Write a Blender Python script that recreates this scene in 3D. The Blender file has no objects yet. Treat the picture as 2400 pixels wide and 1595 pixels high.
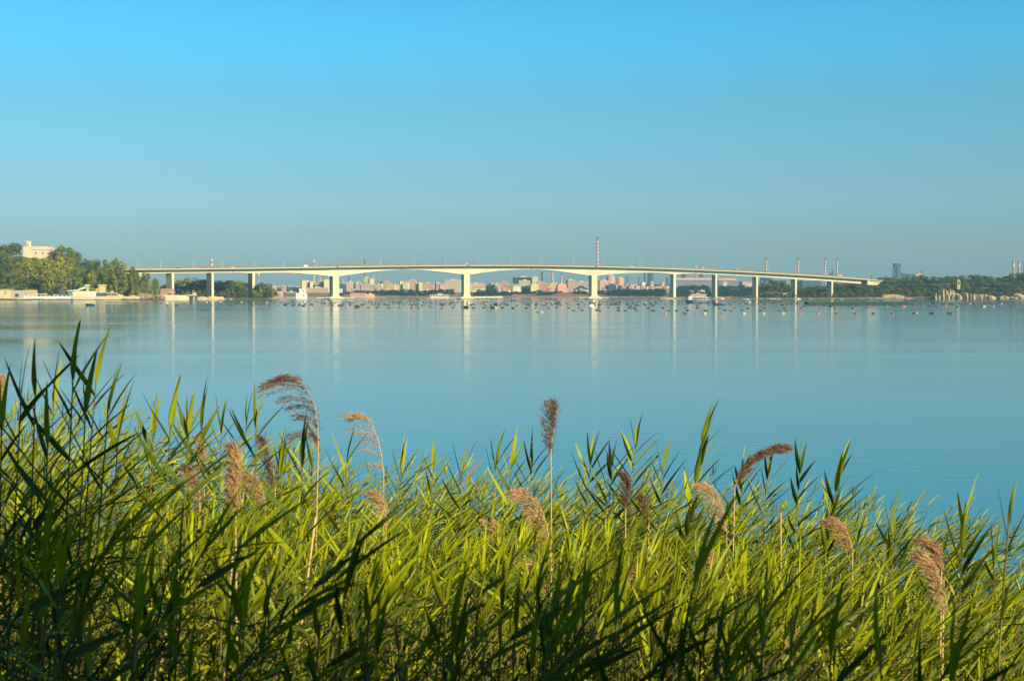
import bpy, math, random
import numpy as np
from mathutils import Vector, Matrix, noise as mnoise
R = math.radians
rnd = random.Random(11)
SC = bpy.context.scene
COL = SC.collection
# ------------------------------------------------------------------ camera, sky, sun, exposure
FP, CX, CY, HY, CAMZ = 3200.0, 1200.0, 797.5, 690.5, 6.5   # photo pixels: focal, centre, horizon row
PITCH = math.atan((CY - HY) / FP)
cd = bpy.data.cameras.new('camera'); cam = bpy.data.objects.new('camera', cd); COL.objects.link(cam)
cam.location = (0, 0, CAMZ); cam.rotation_euler = (R(90) - PITCH, 0, 0)
cd.sensor_width = 36; cd.lens = FP / 2400 * 36; cd.clip_start = 0.1; cd.clip_end = 30000
cd.dof.use_dof = True; cd.dof.focus_distance = 24.0; cd.dof.aperture_fstop = 9.0
SC.camera = cam
SUN_AZ, SUN_EL = R(139), R(27)          # azimuth clockwise from +Y
w = bpy.data.worlds.new('World'); SC.world = w; w.use_nodes = True
nt = w.node_tree; nt.nodes.clear()
sky = nt.nodes.new('ShaderNodeTexSky'); sky.sky_type = 'NISHITA'; sky.sun_disc = False
sky.sun_elevation = SUN_EL; sky.sun_rotation = SUN_AZ
sky.air_density = 1.0; sky.dust_density = 0.4; sky.ozone_density = 2.0
tc = nt.nodes.new('ShaderNodeTexCoord'); sp = nt.nodes.new('ShaderNodeSeparateXYZ')
nt.links.new(tc.outputs['Generated'], sp.inputs[0])
cr = nt.nodes.new('ShaderNodeValToRGB'); cr.color_ramp.interpolation = 'EASE'
SKY_RAMP = [(0.0, (0.41, 0.54, 0.69)), (0.035, (0.46, 0.62, 0.77)), (0.07, (0.50, 0.74, 0.90)), (0.125, (0.43, 0.89, 0.99)), (0.19, (0.32, 1.15, 1.32)), (0.36, (0.24, 0.74, 0.96)), (0.6, (0.13, 0.32, 0.42)), (1.0, (0.11, 0.24, 0.32))]
els = cr.color_ramp.elements
els[0].position = 0; els[0].color = (*[c / 2 for c in SKY_RAMP[0][1]], 1)
els[1].position = 1; els[1].color = (*[c / 2 for c in SKY_RAMP[-1][1]], 1)
for p_, c_ in SKY_RAMP[1:-1]:
    e_ = els.new(p_); e_.color = (*[c / 2 for c in c_], 1)
nt.links.new(sp.outputs['Z'], cr.inputs[0])
mu = nt.nodes.new('ShaderNodeMix'); mu.data_type = 'RGBA'; mu.blend_type = 'MULTIPLY'; mu.inputs[0].default_value = 1
nt.links.new(sky.outputs[0], mu.inputs[6]); nt.links.new(cr.outputs[0], mu.inputs[7])
bg = nt.nodes.new('ShaderNodeBackground'); bg.inputs[1].default_value = 0.15
wo = nt.nodes.new('ShaderNodeOutputWorld')
nt.links.new(mu.outputs[2], bg.inputs[0]); nt.links.new(bg.outputs[0], wo.inputs[0])
sd = bpy.data.lights.new('sun', 'SUN'); so = bpy.data.objects.new('sun', sd); COL.objects.link(so)
sd.energy = 5.0; sd.angle = R(0.5); sd.color = (1.0, 0.84, 0.53)
sdir = Vector((math.sin(SUN_AZ) * math.cos(SUN_EL), math.cos(SUN_AZ) * math.cos(SUN_EL), math.sin(SUN_EL)))
so.rotation_euler = sdir.to_track_quat('Z', 'Y').to_euler(); so.location = (30, -40, 60)
SC.view_settings.view_transform = 'Standard'; SC.view_settings.look = 'None'
SC.view_settings.exposure = 0.6; SC.view_settings.gamma = 1
SC.cycles.volume_bounces = 0; SC.cycles.max_bounces = 8; SC.cycles.diffuse_bounces = 1; SC.cycles.transparent_max_bounces = 8
SC.cycles.use_denoising = True

# ------------------------------------------------------------------ helpers
def at(px, py, Y):
    a = (px - CX) / FP; b = (CY - py) / FP
    dy = math.cos(PITCH) + b * math.sin(PITCH); dz = -math.sin(PITCH) + b * math.cos(PITCH)
    t = Y / dy
    return Vector((a * t, Y, CAMZ + dz * t))
def atx(px, Y): return (px - CX) / FP * Y
def atz(py, Y): return at(CX, py, Y).z
def lin(c):
    return tuple(((v / 255) / 12.92 if v / 255 <= 0.04045 else (((v / 255) + 0.055) / 1.055) ** 2.4) for v in c)
MATS = {}
def mat(name, col, rough=0.8, var=0.25, scale=1.0, spec=0.3, metal=0.0, bump=0.0, col2=None):
    if name in MATS: return MATS[name]
    m = bpy.data.materials.new(name); m.use_nodes = True; n = m.node_tree; b = n.nodes['Principled BSDF']
    b.inputs['Roughness'].default_value = rough; b.inputs['Metallic'].default_value = metal
    b.inputs['Specular IOR Level'].default_value = spec
    g = n.nodes.new('ShaderNodeNewGeometry')
    t = n.nodes.new('ShaderNodeTexNoise'); t.inputs['Scale'].default_value = scale; t.inputs['Detail'].default_value = 5
    n.links.new(g.outputs['Position'], t.inputs['Vector'])
    r = n.nodes.new('ShaderNodeValToRGB')
    c2 = col2 or tuple(c * (1 - var) for c in col)
    r.color_ramp.elements[0].position = 0.32; r.color_ramp.elements[0].color = (*c2, 1)
    r.color_ramp.elements[1].position = 0.62; r.color_ramp.elements[1].color = (*col, 1)
    n.links.new(t.outputs['Fac'], r.inputs[0]); n.links.new(r.outputs[0], b.inputs['Base Color'])
    if bump:
        bp = n.nodes.new('ShaderNodeBump'); bp.inputs['Strength'].default_value = bump
        n.links.new(t.outputs['Fac'], bp.inputs['Height']); n.links.new(bp.outputs[0], b.inputs['Normal'])
    MATS[name] = m
    return m
def leafmat(name, col, col2, trans=0.4, tcol=None, rough=0.5, scale=6.0, spec=0.35):
    if name in MATS: return MATS[name]
    m = bpy.data.materials.new(name); m.use_nodes = True; n = m.node_tree; b = n.nodes['Principled BSDF']
    out = n.nodes['Material Output']
    b.inputs['Roughness'].default_value = rough; b.inputs['Specular IOR Level'].default_value = spec
    g = n.nodes.new('ShaderNodeNewGeometry'); oi = n.nodes.new('ShaderNodeObjectInfo')
    t = n.nodes.new('ShaderNodeTexNoise'); t.inputs['Scale'].default_value = scale; t.inputs['Detail'].default_value = 2
    n.links.new(g.outputs['Position'], t.inputs['Vector'])
    ad = n.nodes.new('ShaderNodeMath'); ad.operation = 'MULTIPLY_ADD'
    ad.inputs[1].default_value = 0.25; n.links.new(oi.outputs['Random'], ad.inputs[0]); n.links.new(t.outputs['Fac'], ad.inputs[2])
    r = n.nodes.new('ShaderNodeValToRGB')
    r.color_ramp.elements[0].position = 0.40; r.color_ramp.elements[0].color = (*col2, 1)
    r.color_ramp.elements[1].position = 0.80; r.color_ramp.elements[1].color = (*col, 1)
    n.links.new(ad.outputs[0], r.inputs[0]); n.links.new(r.outputs[0], b.inputs['Base Color'])
    if trans > 0:
        tr = n.nodes.new('ShaderNodeBsdfTranslucent'); mx = n.nodes.new('ShaderNodeMixShader'); mx.inputs[0].default_value = trans
        if tcol:
            tr.inputs[0].default_value = (*tcol, 1)
        else: n.links.new(r.outputs[0], tr.inputs[0])
        n.links.new(b.outputs[0], mx.inputs[1]); n.links.new(tr.outputs[0], mx.inputs[2]); n.links.new(mx.outputs[0], out.inputs[0])
    MATS[name] = m
    return m

class MB:
    def __init__(s): s.v = []; s.f = []; s.mi = []
    def add(s, vs, fs, mi=0):
        o = len(s.v); s.v += [tuple(p) for p in vs]; s.f += [tuple(i + o for i in f) for f in fs]; s.mi += [mi] * len(fs)
    def box(s, x0, x1, y0, y1, z0, z1, mi=0, M=None, taper=0.0):
        cx, cy = (x0 + x1) / 2, (y0 + y1) / 2; k = 1 - taper
        vs = [Vector(p) for p in ((x0, y0, z0), (x1, y0, z0), (x1, y1, z0), (x0, y1, z0))]
        vs += [Vector((cx + (x - cx) * k, cy + (y - cy) * k, z1)) for x, y in ((x0, y0), (x1, y0), (x1, y1), (x0, y1))]
        if M: vs = [M @ v for v in vs]
        s.add(vs, [(0, 3, 2, 1), (4, 5, 6, 7), (0, 1, 5, 4), (1, 2, 6, 5), (2, 3, 7, 6), (3, 0, 4, 7)], mi)
    def tube(s, pts, rads, n=6, mi=0, cap=True):
        pts = [Vector(p) for p in pts]; rings = []
        for i, p in enumerate(pts):
            d = (pts[min(i + 1, len(pts) - 1)] - pts[max(i - 1, 0)]).normalized()
            u = d.orthogonal().normalized() if i == 0 else (u - d * u.dot(d)).normalized()
            q = d.cross(u)
            rings += [p + (u * math.cos(2 * math.pi * k / n) + q * math.sin(2 * math.pi * k / n)) * rads[i] for k in range(n)]
        fs = [(i * n + k, i * n + (k + 1) % n, (i + 1) * n + (k + 1) % n, (i + 1) * n + k) for i in range(len(pts) - 1) for k in range(n)]
        if cap: fs += [tuple(range(n - 1, -1, -1)), tuple(range((len(pts) - 1) * n, len(pts) * n))]
        s.add(rings, fs, mi)
    def build(s, name, mats, parent=None, smooth=False):
        me = bpy.data.meshes.new(name); me.from_pydata(s.v, [], s.f)
        for m in (mats if isinstance(mats, (list, tuple)) else [mats]): me.materials.append(m)
        if any(s.mi): me.polygons.foreach_set('material_index', s.mi)
        if smooth: me.polygons.foreach_set('use_smooth', [True] * len(s.f))
        me.update()
        return link(name, me, parent)
def link(name, me, parent=None):
    o = bpy.data.objects.new(name, me); COL.objects.link(o)
    if parent: o.parent = parent
    return o
def tag(o, label=None, cat=None, group=None, kind=None):
    if label: o['label'] = label
    if cat: o['category'] = cat
    if group: o['group'] = group
    if kind: o['kind'] = kind
    return o
def empty(name, loc=(0, 0, 0), rz=0, label=None, cat=None, group=None):
    o = bpy.data.objects.new(name, None); COL.objects.link(o); o.location = loc; o.rotation_euler = (0, 0, rz)
    o.empty_display_size = 0.2
    return tag(o, label, cat, group)
def kids(o): return [c for c in bpy.data.objects if c.parent == o]
def grid_mesh(name, us, vs, fn, m, smooth=True):
    b = MB(); nu, nv = len(us), len(vs)
    b.v = [tuple(fn(u, v)) for u in us for v in vs]
    b.f = [(i * nv + j, (i + 1) * nv + j, (i + 1) * nv + j + 1, i * nv + j + 1) for i in range(nu - 1) for j in range(nv - 1)]
    b.mi = [0] * len(b.f)
    return b.build(name, m, smooth=smooth)
def sstep(x): x = max(0.0, min(1.0, x)); return x * x * (3 - 2 * x)
ONES = ['', 'first', 'second', 'third', 'fourth', 'fifth', 'sixth', 'seventh', 'eighth', 'ninth', 'tenth', 'eleventh', 'twelfth', 'thirteenth', 'fourteenth', 'fifteenth', 'sixteenth', 'seventeenth', 'eighteenth', 'nineteenth']
def nth(i):
    if i < 20: return ONES[i]
    t = {2: 'twent', 3: 'thirt', 4: 'fort', 5: 'fift', 6: 'sixt'}[i // 10]
    return t + 'ieth' if i % 10 == 0 else t + 'y-' + ONES[i % 10]
ORD = []
def ordered(objs, fmt, key=lambda o: o.location.x / o.location.y):
    """label a row of look-alikes by their order from the left (only those inside the photo are counted)"""
    vis = sorted([o for o in objs if abs(key(o)) < 0.39], key=key)
    for i, o in enumerate(vis): o['label'] = fmt % nth(i + 1)
    for o in objs:
        if o not in vis: o['label'] = fmt.replace('%s', 'one') + ', outside the photo'
def zone(o):
    px_ = o.location.x / o.location.y * FP + CX
    return 'left of the first large pier' if px_ < 770 else 'between the first and second large piers' if px_ < 1085 else 'between the second and third large piers' if px_ < 1385 else 'right of the third large pier' if px_ < 1640 else 'right of the fishing boat' if px_ < 1900 else 'off the right headland'
def by_zone(objs, fmt, grp):
    zs = {}
    for o in objs: zs.setdefault(zone(o), []).append(o)
    for z_, l_ in zs.items():
        for o in l_: o['group'] = grp + ' ' + z_
        ordered(l_, '%s ' + fmt + ' from the left, ' + z_)
def nz(x, y, z=0.0): return mnoise.noise(Vector((x, y, z)))
def ip(x, xs, ys): return float(np.interp(x, xs, ys))
# ------------------------------------------------------------------ water and land
m = bpy.data.materials.new('sea_water'); m.use_nodes = True; n = m.node_tree; b = n.nodes['Principled BSDF']
b.inputs['Base Color'].default_value = (0.045, 0.215, 0.30, 1); b.inputs['Roughness'].default_value = 0.15; b.inputs['IOR'].default_value = 1.33
g = n.nodes.new('ShaderNodeNewGeometry')
mp = n.nodes.new('ShaderNodeMapping'); mp.inputs['Scale'].default_value = (0.5, 1.3, 1)
t1 = n.nodes.new('ShaderNodeTexNoise'); t1.inputs['Scale'].default_value = 1.1; t1.inputs['Detail'].default_value = 4; t1.inputs['Roughness'].default_value = 0.55
n.links.new(g.outputs['Position'], mp.inputs[0]); n.links.new(mp.outputs[0], t1.inputs['Vector'])
mp2 = n.nodes.new('ShaderNodeMapping'); mp2.inputs['Scale'].default_value = (0.006, 0.03, 1)
t2 = n.nodes.new('ShaderNodeTexNoise'); t2.inputs['Scale'].default_value = 1.0; t2.inputs['Detail'].default_value = 5; t2.inputs['Roughness'].default_value = 0.6
n.links.new(g.outputs['Position'], mp2.inputs[0]); n.links.new(mp2.outputs[0], t2.inputs['Vector'])
rr = n.nodes.new('ShaderNodeMapRange'); rr.inputs[1].default_value = 0.35; rr.inputs[2].default_value = 0.65; rr.inputs[3].default_value = 0.045; rr.inputs[4].default_value = 0.085
n.links.new(t2.outputs['Fac'], rr.inputs[0]); n.links.new(rr.outputs[0], b.inputs['Roughness'])
bp = n.nodes.new('ShaderNodeBump'); bp.inputs['Strength'].default_value = 0.32; bp.inputs['Distance'].default_value = 0.05
r3 = n.nodes.new('ShaderNodeMapRange'); r3.inputs[1].default_value = .38; r3.inputs[2].default_value = .62; r3.inputs[3].default_value = .12; r3.inputs[4].default_value = .55
n.links.new(t2.outputs['Fac'], r3.inputs[0]); n.links.new(r3.outputs[0], bp.inputs['Strength']); n.links.new(t1.outputs['Fac'], bp.inputs['Height']); n.links.new(bp.outputs[0], b.inputs['Normal'])
M_WATER = m
mb = MB(); mb.add([(-8800, 12, 0), (8800, 12, 0), (8800, 9200, 0), (-8800, 9200, 0)], [(0, 1, 2, 3)])
tag(mb.build('water', M_WATER), kind='structure')

def bank(Y): return 5.0 - 0.36 * max(0.0, Y - 2.0)
M_BANK = mat('bank_soil', (0.07, 0.05, 0.03), 0.95, 0.5, 2.0, bump=0.4)
o = grid_mesh('ground', np.linspace(-40, 40, 60), list(np.linspace(-40, 1, 20)) + list(np.linspace(2, 20, 30)),
          lambda x, y: (x, y, bank(y) + 0.12 * nz(x * 0.8, y * 0.8) + (0.02 * (-y) if y < 0 else 0)), M_BANK); tag(o, kind='structure')

M_HILL = mat('scrub_ground', (0.09, 0.10, 0.035), 0.95, 0.5, 0.05, col2=(0.10, 0.075, 0.045))
M_SCRUB = mat('dry_bank', (0.34, 0.20, 0.13), 0.95, 0.4, 0.03, col2=(0.15, 0.11, 0.07))
HX = [-900, -300, 0, 50, 100, 160, 200, 260, 300, 340, 372, 395]
HT = [590, 592, 606, 600, 612, 628, 650, 652, 668, 680, 694, 701]
def hill_z(px, Y):
    top = atz(ip(px, HX, HT), 1880)
    return 1.6 + (top - 1.6) * sstep((Y - 1672) / 200.0) + 0.8 * nz(px * 0.05, Y * 0.03)
def hill_fn(px, Y):
    z = hill_z(px, Y) if Y > 1662 else -1.5
    return (atx(px, Y), Y, max(z, -1.5) if px < 394 else -1.5)
o = grid_mesh('wooded_hill', list(range(-1000, 396, 15)) + [396], [1658, 1663, 1672] + list(range(1690, 2150, 20)), hill_fn, M_HILL); tag(o, kind='structure')
def back_z(px, Y): return 2.2 + 3.5 * sstep((Y - 1800) / 120.0) + 0.6 * nz(px * 0.05, Y * 0.02, 3)
def back_fn(px, Y):
    e = sstep((px - 330) / 20.0) * sstep((650 - px) / 25.0)
    return (atx(px, Y), Y, -1.5 if Y <= 1788 else -1.5 + (back_z(px, Y) + 1.5) * e)
o = grid_mesh('wooded_shore', range(320, 661, 8), [1784, 1790, 1800, 1830, 1870, 1910, 1960, 2010, 2080], back_fn, M_HILL); tag(o, kind='structure')
def town_z(x, y): return min(1.5 + 11.0 * sstep((y - 3210) / 150.0) + 1.6 * nz(x * 0.004, y * 0.006, 7), 16) if y > 3205 else -1.5
def town_front(x): return 40 * nz(x * 0.003, 0.5, 2)
def town_fn(x, y):
    yy = y + town_front(x) if y < 3500 else y
    return (x, yy, town_z(x, y))
o = grid_mesh('town_bank', range(-4200, 4201, 60), [3195, 3204, 3206, 3225, 3250, 3280, 3320, 3370, 3450, 3700, 4200, 5200, 6500, 9100], town_fn, M_SCRUB); tag(o, kind='structure')
RX = [1560, 1600, 1700, 1765, 1800, 1850, 1900, 2000, 2060, 2140, 2250, 2400, 2600, 3000]
RT = [702, 698.5, 698, 692, 682, 686, 685, 680, 670, 667, 665, 663, 663, 666]
def head_z(px, Y):
    top = atz(ip(px, RX, RT), 2330)
    return 1.2 + max(0, top - 1.2) * sstep((Y - 2128) / 190.0) + 0.7 * nz(px * 0.04, Y * 0.02, 5)
def head_fn(px, Y):
    Y2 = Y + 10 * nz(px * 0.03, 1.0, 9) if Y < 2160 else Y
    return (atx(px, Y2), Y2, -1.5 if Y <= 2110 or px < 1565 else head_z(px, Y))
M_HEAD = mat('headland_ground', (0.20, 0.15, 0.09), 0.95, 0.4, 0.04, col2=(0.07, 0.075, 0.03))
o = grid_mesh('headland', list(range(1560, 3000, 12)), [2106, 2111, 2120, 2135, 2160, 2190, 2220, 2260, 2300, 2350, 2420, 2520, 2650], head_fn, M_HEAD); tag(o, kind='structure')

# ------------------------------------------------------------------ trees
M_BARK = mat('bark', (0.16, 0.11, 0.08), 0.95, 0.4, 1.0)
FOL = {
 'olive': leafmat('olive_foliage', (0.42, 0.39, 0.016), (0.10, 0.125, 0.012), 0.2, scale=0.16, rough=0.7, spec=0.1),
 'dark': leafmat('dark_foliage', (0.22, 0.245, 0.018), (0.045, 0.07, 0.014), 0.15, scale=0.14, rough=0.7, spec=0.1),
 'mid': leafmat('headland_foliage', (0.16, 0.20, 0.04), (0.05, 0.085, 0.03), 0.15, scale=0.12, rough=0.7, spec=0.1),
 'blue': leafmat('town_foliage', (0.045, 0.08, 0.035), (0.018, 0.04, 0.026), 0.1, scale=0.1, rough=0.8, spec=0.1),
}
def crown_mesh(seed, w=9.0, h=18.0, nq=1500, lo=0.28, nl=15, q=1.0):
    r = random.Random(seed); b = MB(); lobes = []
    for i in range(nl):
        a = r.uniform(0, 2 * math.pi); t = (i + 0.5) / nl; z = lo + 0.08 + (0.84 - lo) * t
        rr = (1 - abs(t - 0.4) * 0.9) * r.uniform(0.25, 0.75)
        lobes.append((Vector((math.cos(a) * rr * w * 0.8, math.sin(a) * rr * w * 0.8, z * h)), w * r.uniform(0.26, 0.44)))
    for i in range(nq):
        c, R0 = lobes[r.randrange(nl)]
        d = Vector((r.gauss(0, 1), r.gauss(0, 1), r.gauss(0.25, 1))).normalized()
        p = c + Vector((d.x, d.y, d.z * 0.8)) * R0 * r.uniform(0.72, 1.06)
        nn = (d + Vector((r.gauss(0, .5), r.gauss(0, .5), r.gauss(0, .5)))).normalized()
        u = nn.orthogonal().normalized(); v = nn.cross(u); s = q * r.uniform(0.35, 0.8); k = r.uniform(0, 6.28)
        u2 = u * math.cos(k) + v * math.sin(k); v2 = nn.cross(u2)
        b.add([p - u2 * s, p - v2 * s * .6, p + u2 * s, p + v2 * s * .7], [(0, 1, 2, 3)])
    return b, lobes
def trunk_mesh(seed, lobes, h=18.0):
    r = random.Random(seed); b = MB(); x, y = r.uniform(-.6, .6), r.uniform(-.6, .6)
    top = Vector((x, y, h * 0.6))
    b.tube([(0, 0, -1.5), (0, 0, 0), (x * .5, y * .5, h * .3), top], [0.6, 0.5, 0.38, 0.2], 7)
    for c, R0 in r.sample(lobes, 5):
        s = Vector((x * .5, y * .5, h * r.uniform(0.22, 0.4)))
        b.tube([s, (s + c) / 2 + Vector((0, 0, -0.6)), c], [0.22, 0.14, 0.06], 5)
    return b
TV = {}
for key, sd_, w_, lo_, nl_ in (('a', 1, 8.5, .08, 17), ('b', 2, 9.5, .12, 18), ('c', 3, 7.5, .05, 16), ('d', 4, 10, .14, 19), ('e', 5, 8.0, .02, 17), ('f', 6, 9.0, .0, 17)):
    cb, lb = crown_mesh(sd_, w_, 18.0, 1700, lo_, nl_)
    me = bpy.data.meshes.new('crown'); me.from_pydata(cb.v, [], cb.f)
    tb = trunk_mesh(sd_ + 40, lb); tm = bpy.data.meshes.new('trunk'); tm.from_pydata(tb.v, [], tb.f); tm.materials.append(M_BARK)
    TV[key] = (me, tm)
cb, lb = crown_mesh(9, 8.5, 18.0, 8000, .02, 18)
me = bpy.data.meshes.new('crown'); me.from_pydata(cb.v, [], cb.f); TV['dense'] = (me, TV['f'][1])  # extra-dense crown for the unseen trees and shrubs that block light
CM = {}
def tree(x, y, z, h, w, kind, fol, label, cat='tree', group=None, name='tree'):
    """w = crown width factor in metres (diameter)"""
    if (kind, fol) not in CM:
        me = TV[kind][0].copy(); me.materials.append(FOL[fol]); CM[(kind, fol)] = me
    t = empty(name, (x, y, z), rnd.uniform(0, 6.28), label, cat, group)
    t.scale = (w / 16.0, w / 16.0, h / 18.0)
    link('crown', CM[(kind, fol)], t); link('trunk', TV[kind][1], t)
    return t
def tree_px(px, ytop, Y, wpx, kind, fol, label, zf, cat='tree', group=None, name='tree', minh=4):
    z = zf(px, Y); zt = atz(ytop, Y)
    return tree(atx(px, Y), Y, z, max(minh, zt - z), wpx * Y / FP, kind, fol, label, cat, group, name)

# left hill: silhouette row, then rows stepping down towards the sea wall
GL = 'trees covering the hill on the left shore'
LBL_H = 'dense green tree on the wooded hill at the left, above the sea wall'
sil = [(-70, 560, 50), (-30, 562, 50), (5, 573, 40), (30, 569, 34), (46, 570, 18), (127, 589, 26), (146, 577, 36), (168, 580, 34), (182, 590, 26),
       (205, 610, 30), (226, 609, 26), (250, 609, 26), (268, 606, 32), (288, 618, 30), (312, 628, 24), (-120, 556, 50), (-170, 552, 50)]
for i, (px, yt, wp) in enumerate(sil):
    tree_px(px, yt, (1866 if px < 190 else 1806 if px < 255 else 1708) + rnd.uniform(-8, 8), wp * 1.3, 'abdc'[i % 4], 'dark', 'dark green tree on the skyline of the left hill', hill_z, group='skyline trees of the left hill', minh=9)
for i in range(16):
    px = -150 + i * 29 + rnd.uniform(-6, 6)
    if px > 300: continue
    yt = ip(px, [-150, 0, 60, 90, 120, 160, 200, 240, 300], [585, 592, 602, 608, 602, 598, 628, 625, 632]) + rnd.uniform(-3, 5)
    tree_px(px, yt, 1795, 46, 'abcd'[i % 4], rnd.choice(['dark', 'olive']), LBL_H, hill_z, group=GL, minh=10)
for i in range(20):
    px = -150 + i * 24 + rnd.uniform(-6, 6)
    if px > 325: continue
    yt = ip(px, [-150, 0, 60, 100, 160, 200, 240, 300, 330], [605, 618, 612, 607, 618, 640, 632, 634, 642]) + rnd.uniform(-4, 8)
    tree_px(px, yt, 1742, 46, 'dbca'[i % 4], rnd.choice(['olive', 'dark', 'olive']), LBL_H, hill_z, group=GL, minh=10)
for px, yt, wp, fo, k, lb in [(108, 609, 70, 'olive', 'd', 'big rounded yellow-green tree above the white sea wall'), (20, 640, 46, 'dark', 'a', None), (62, 650, 40, 'dark', 'b', None),
        (150, 632, 36, 'olive', 'c', None), (182, 628, 44, 'dark', 'b', None), (214, 634, 34, 'olive', 'e', 'bright olive tree behind the flat-topped kiosk'), (248, 634, 38, 'dark', 'f', None),
        (288, 640, 42, 'dark', 'd', None), (318, 637, 34, 'dark', 'e', None), (345, 640, 38, 'olive', 'f', None), (362, 652, 28, 'dark', 'e', 'olive tree at the right end of the wooded hill'),
        (-40, 640, 60, 'dark', 'a', None), (-100, 640, 60, 'dark', 'd', None)]:
    tree_px(px, yt, 1706 if px < 280 else 1722, wp * 1.15, k, fo, lb or LBL_H, hill_z, group=None if lb else GL, minh=6)
for i in range(26):
    px = -100 + i * 18.5 + rnd.uniform(-5, 5)
    tree_px(px, rnd.uniform(672, 681), 1692, 20, 'ef'[i % 2], rnd.choice(['dark', 'dark', 'olive']), 'low bushy tree at the foot of the left hill', hill_z, 'bush', 'bushes at the foot of the left hill', 'bush', 3)
# shore behind the bridge approach
GB = 'trees on the shore behind the left bridge piers'
for i, (px, yt, wp, fo) in enumerate([(383, 668, 22, 'dark'), (396, 664, 20, 'dark'), (410, 660, 18, 'olive'), (424, 655, 26, 'olive'), (438, 651, 24, 'dark'), (452, 660, 22, 'dark'), (463, 654, 24, 'dark'), (478, 655, 22, 'dark'),
        (492, 652, 20, 'dark'), (505, 660, 20, 'dark'), (515, 659, 22, 'dark'), (533, 657, 26, 'olive'), (549, 657, 24, 'dark'), (562, 659, 24, 'dark'), (574, 664, 20, 'dark'), (604, 667, 18, 'dark'), (616, 661, 22, 'mid'), (628, 665, 20, 'mid'), (638, 676, 18, 'mid'), (645, 684, 14, 'mid')]):
    tree_px(px, yt, 1860 + rnd.uniform(-20, 30), wp * 1.7, 'efbe'[i % 4], fo, 'green tree in the row on the shore behind the left bridge piers', back_z, group=GB, minh=6)
for i in range(17):
    px = 392 + i * 15.5 + rnd.uniform(-4, 4)
    tree_px(px, rnd.uniform(672, 682), 1828, 18, 'ef'[i % 2], rnd.choice(['dark', 'olive', 'mid']), 'low bush in front of the trees behind the left piers', back_z, 'bush', 'bushes behind the left piers', 'bush', 3)
# right headland
GR = 'trees of the wood on the right headland'
HSX = [1770, 1790, 1812, 1835, 1852, 1870, 1900, 1940, 1985, 2015, 2040, 2068, 2100, 2140, 2200, 2250, 2300, 2332, 2366, 2400, 2600]
HSY = [672, 664, 656, 660, 668, 674, 673, 666, 664, 653, 655, 650, 652, 646, 648, 644, 645, 650, 642, 640, 645]
ROWN = iter(['back', 'second', 'third', 'front'])
def row(n, x0, x1, Y, dy, wp, fols, jit=3):
    rn = next(ROWN); L_ = []
    for i in range(n):
        px = x0 + (x1 - x0) * i / (n - 1) + rnd.uniform(-jit, jit)
        yt = ip(px, HSX, HSY) + dy * (0.4 if px < 2000 else 1) + rnd.uniform(-2, 2.5)
        L_.append(tree_px(px, yt, Y + rnd.uniform(-8, 8), wp * rnd.uniform(.85, 1.3), 'abcdef'[rnd.randrange(6)], rnd.choice(fols), 'x', head_z, group=GR + ', ' + rn + ' row', minh=5))
    ordered(L_, '%s tree from the left in the ' + rn + ' row of the headland wood')
row(46, 1778, 2520, 2345, 0, 29, ['mid', 'dark'])
row(44, 1785, 2500, 2300, 8, 30, ['mid', 'mid', 'dark'])
row(42, 1845, 2500, 2255, 17, 29, ['mid', 'dark', 'dark'])
row(42, 1900, 2500, 2215, 26, 26, ['mid', 'dark', 'dark'])
for i in range(46):
    px = 1778 + i * 14.5 + rnd.uniform(-4, 4)
    yt = rnd.uniform(684, 690) + (6 if px > 2030 and rnd.random() < .5 else 0)
    tree_px(px, yt, 2168, 24, 'ef'[i % 2], rnd.choice(['mid', 'dark']), 'low shrub near the waterline of the right headland', head_z, 'bush', 'shrubs on the shore of the right headland', 'bush', 3)
for i in range(36):
    px = 1905 + i * 15 + rnd.uniform(-5, 5)
    tree_px(px, ip(px, HSX, HSY) + (22 if px < 2050 else 33) + rnd.uniform(-2, 3), 2190, 26, 'ef'[i % 2], rnd.choice(['mid', 'dark']), 'x', head_z, 'bush', 'bushes below the wood on the right headland', 'bush', 4)
for i in range(18):
    px = 1588 + i * 10.5 + rnd.uniform(-3, 3)
    tree(atx(px, 3240), 3240, 3, (694 - rnd.uniform(684, 690)) * 1.02 + 4, 20, 'ef'[i % 2], 'blue', 'dark shrub on the bank between the right bridge piers', 'bush', 'dark shrubs on the far bank right of centre', 'bush')
# dark trees of the town
GT = 'dark bushes on the far bank before the town'
def tz(px, Y): return town_z(atx(px, Y), Y)
TB = []
for a, c, yt, wp in [(1585, 1765, 671, 17), (1440, 1560, 679, 15), (828, 1000, 686, 11), (1110, 1250, 685, 10), (1262, 1300, 687, 10), (1420, 1560, 689, 12), (896, 940, 690, 9), (1120, 1200, 690, 9), (826, 870, 681, 12), (870, 935, 681, 11), (935, 1000, 681, 10), (1000, 1062, 680, 10), (1120, 1165, 680, 8), (1222, 1246, 671, 16), (1225, 1305, 683, 11),
                (1345, 1380, 683, 9), (1400, 1430, 682, 10), (1432, 1475, 687, 11), (1445, 1560, 681, 14), (1560, 1640, 676, 14), (1640, 1665, 672, 12), (1680, 1765, 680, 15), (1585, 1765, 687, 14), (1136, 1160, 669, 12), (798, 830, 686, 9), (1048, 1060, 664, 10)]:
    k = max(2, int((c - a) / (wp * 0.92)))
    for i in range(k):
        TB.append((a + (c - a) * (i + .5) / k + rnd.uniform(-2, 2), yt + rnd.uniform(-1.5, 2.5), wp))
TBO = []
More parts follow.
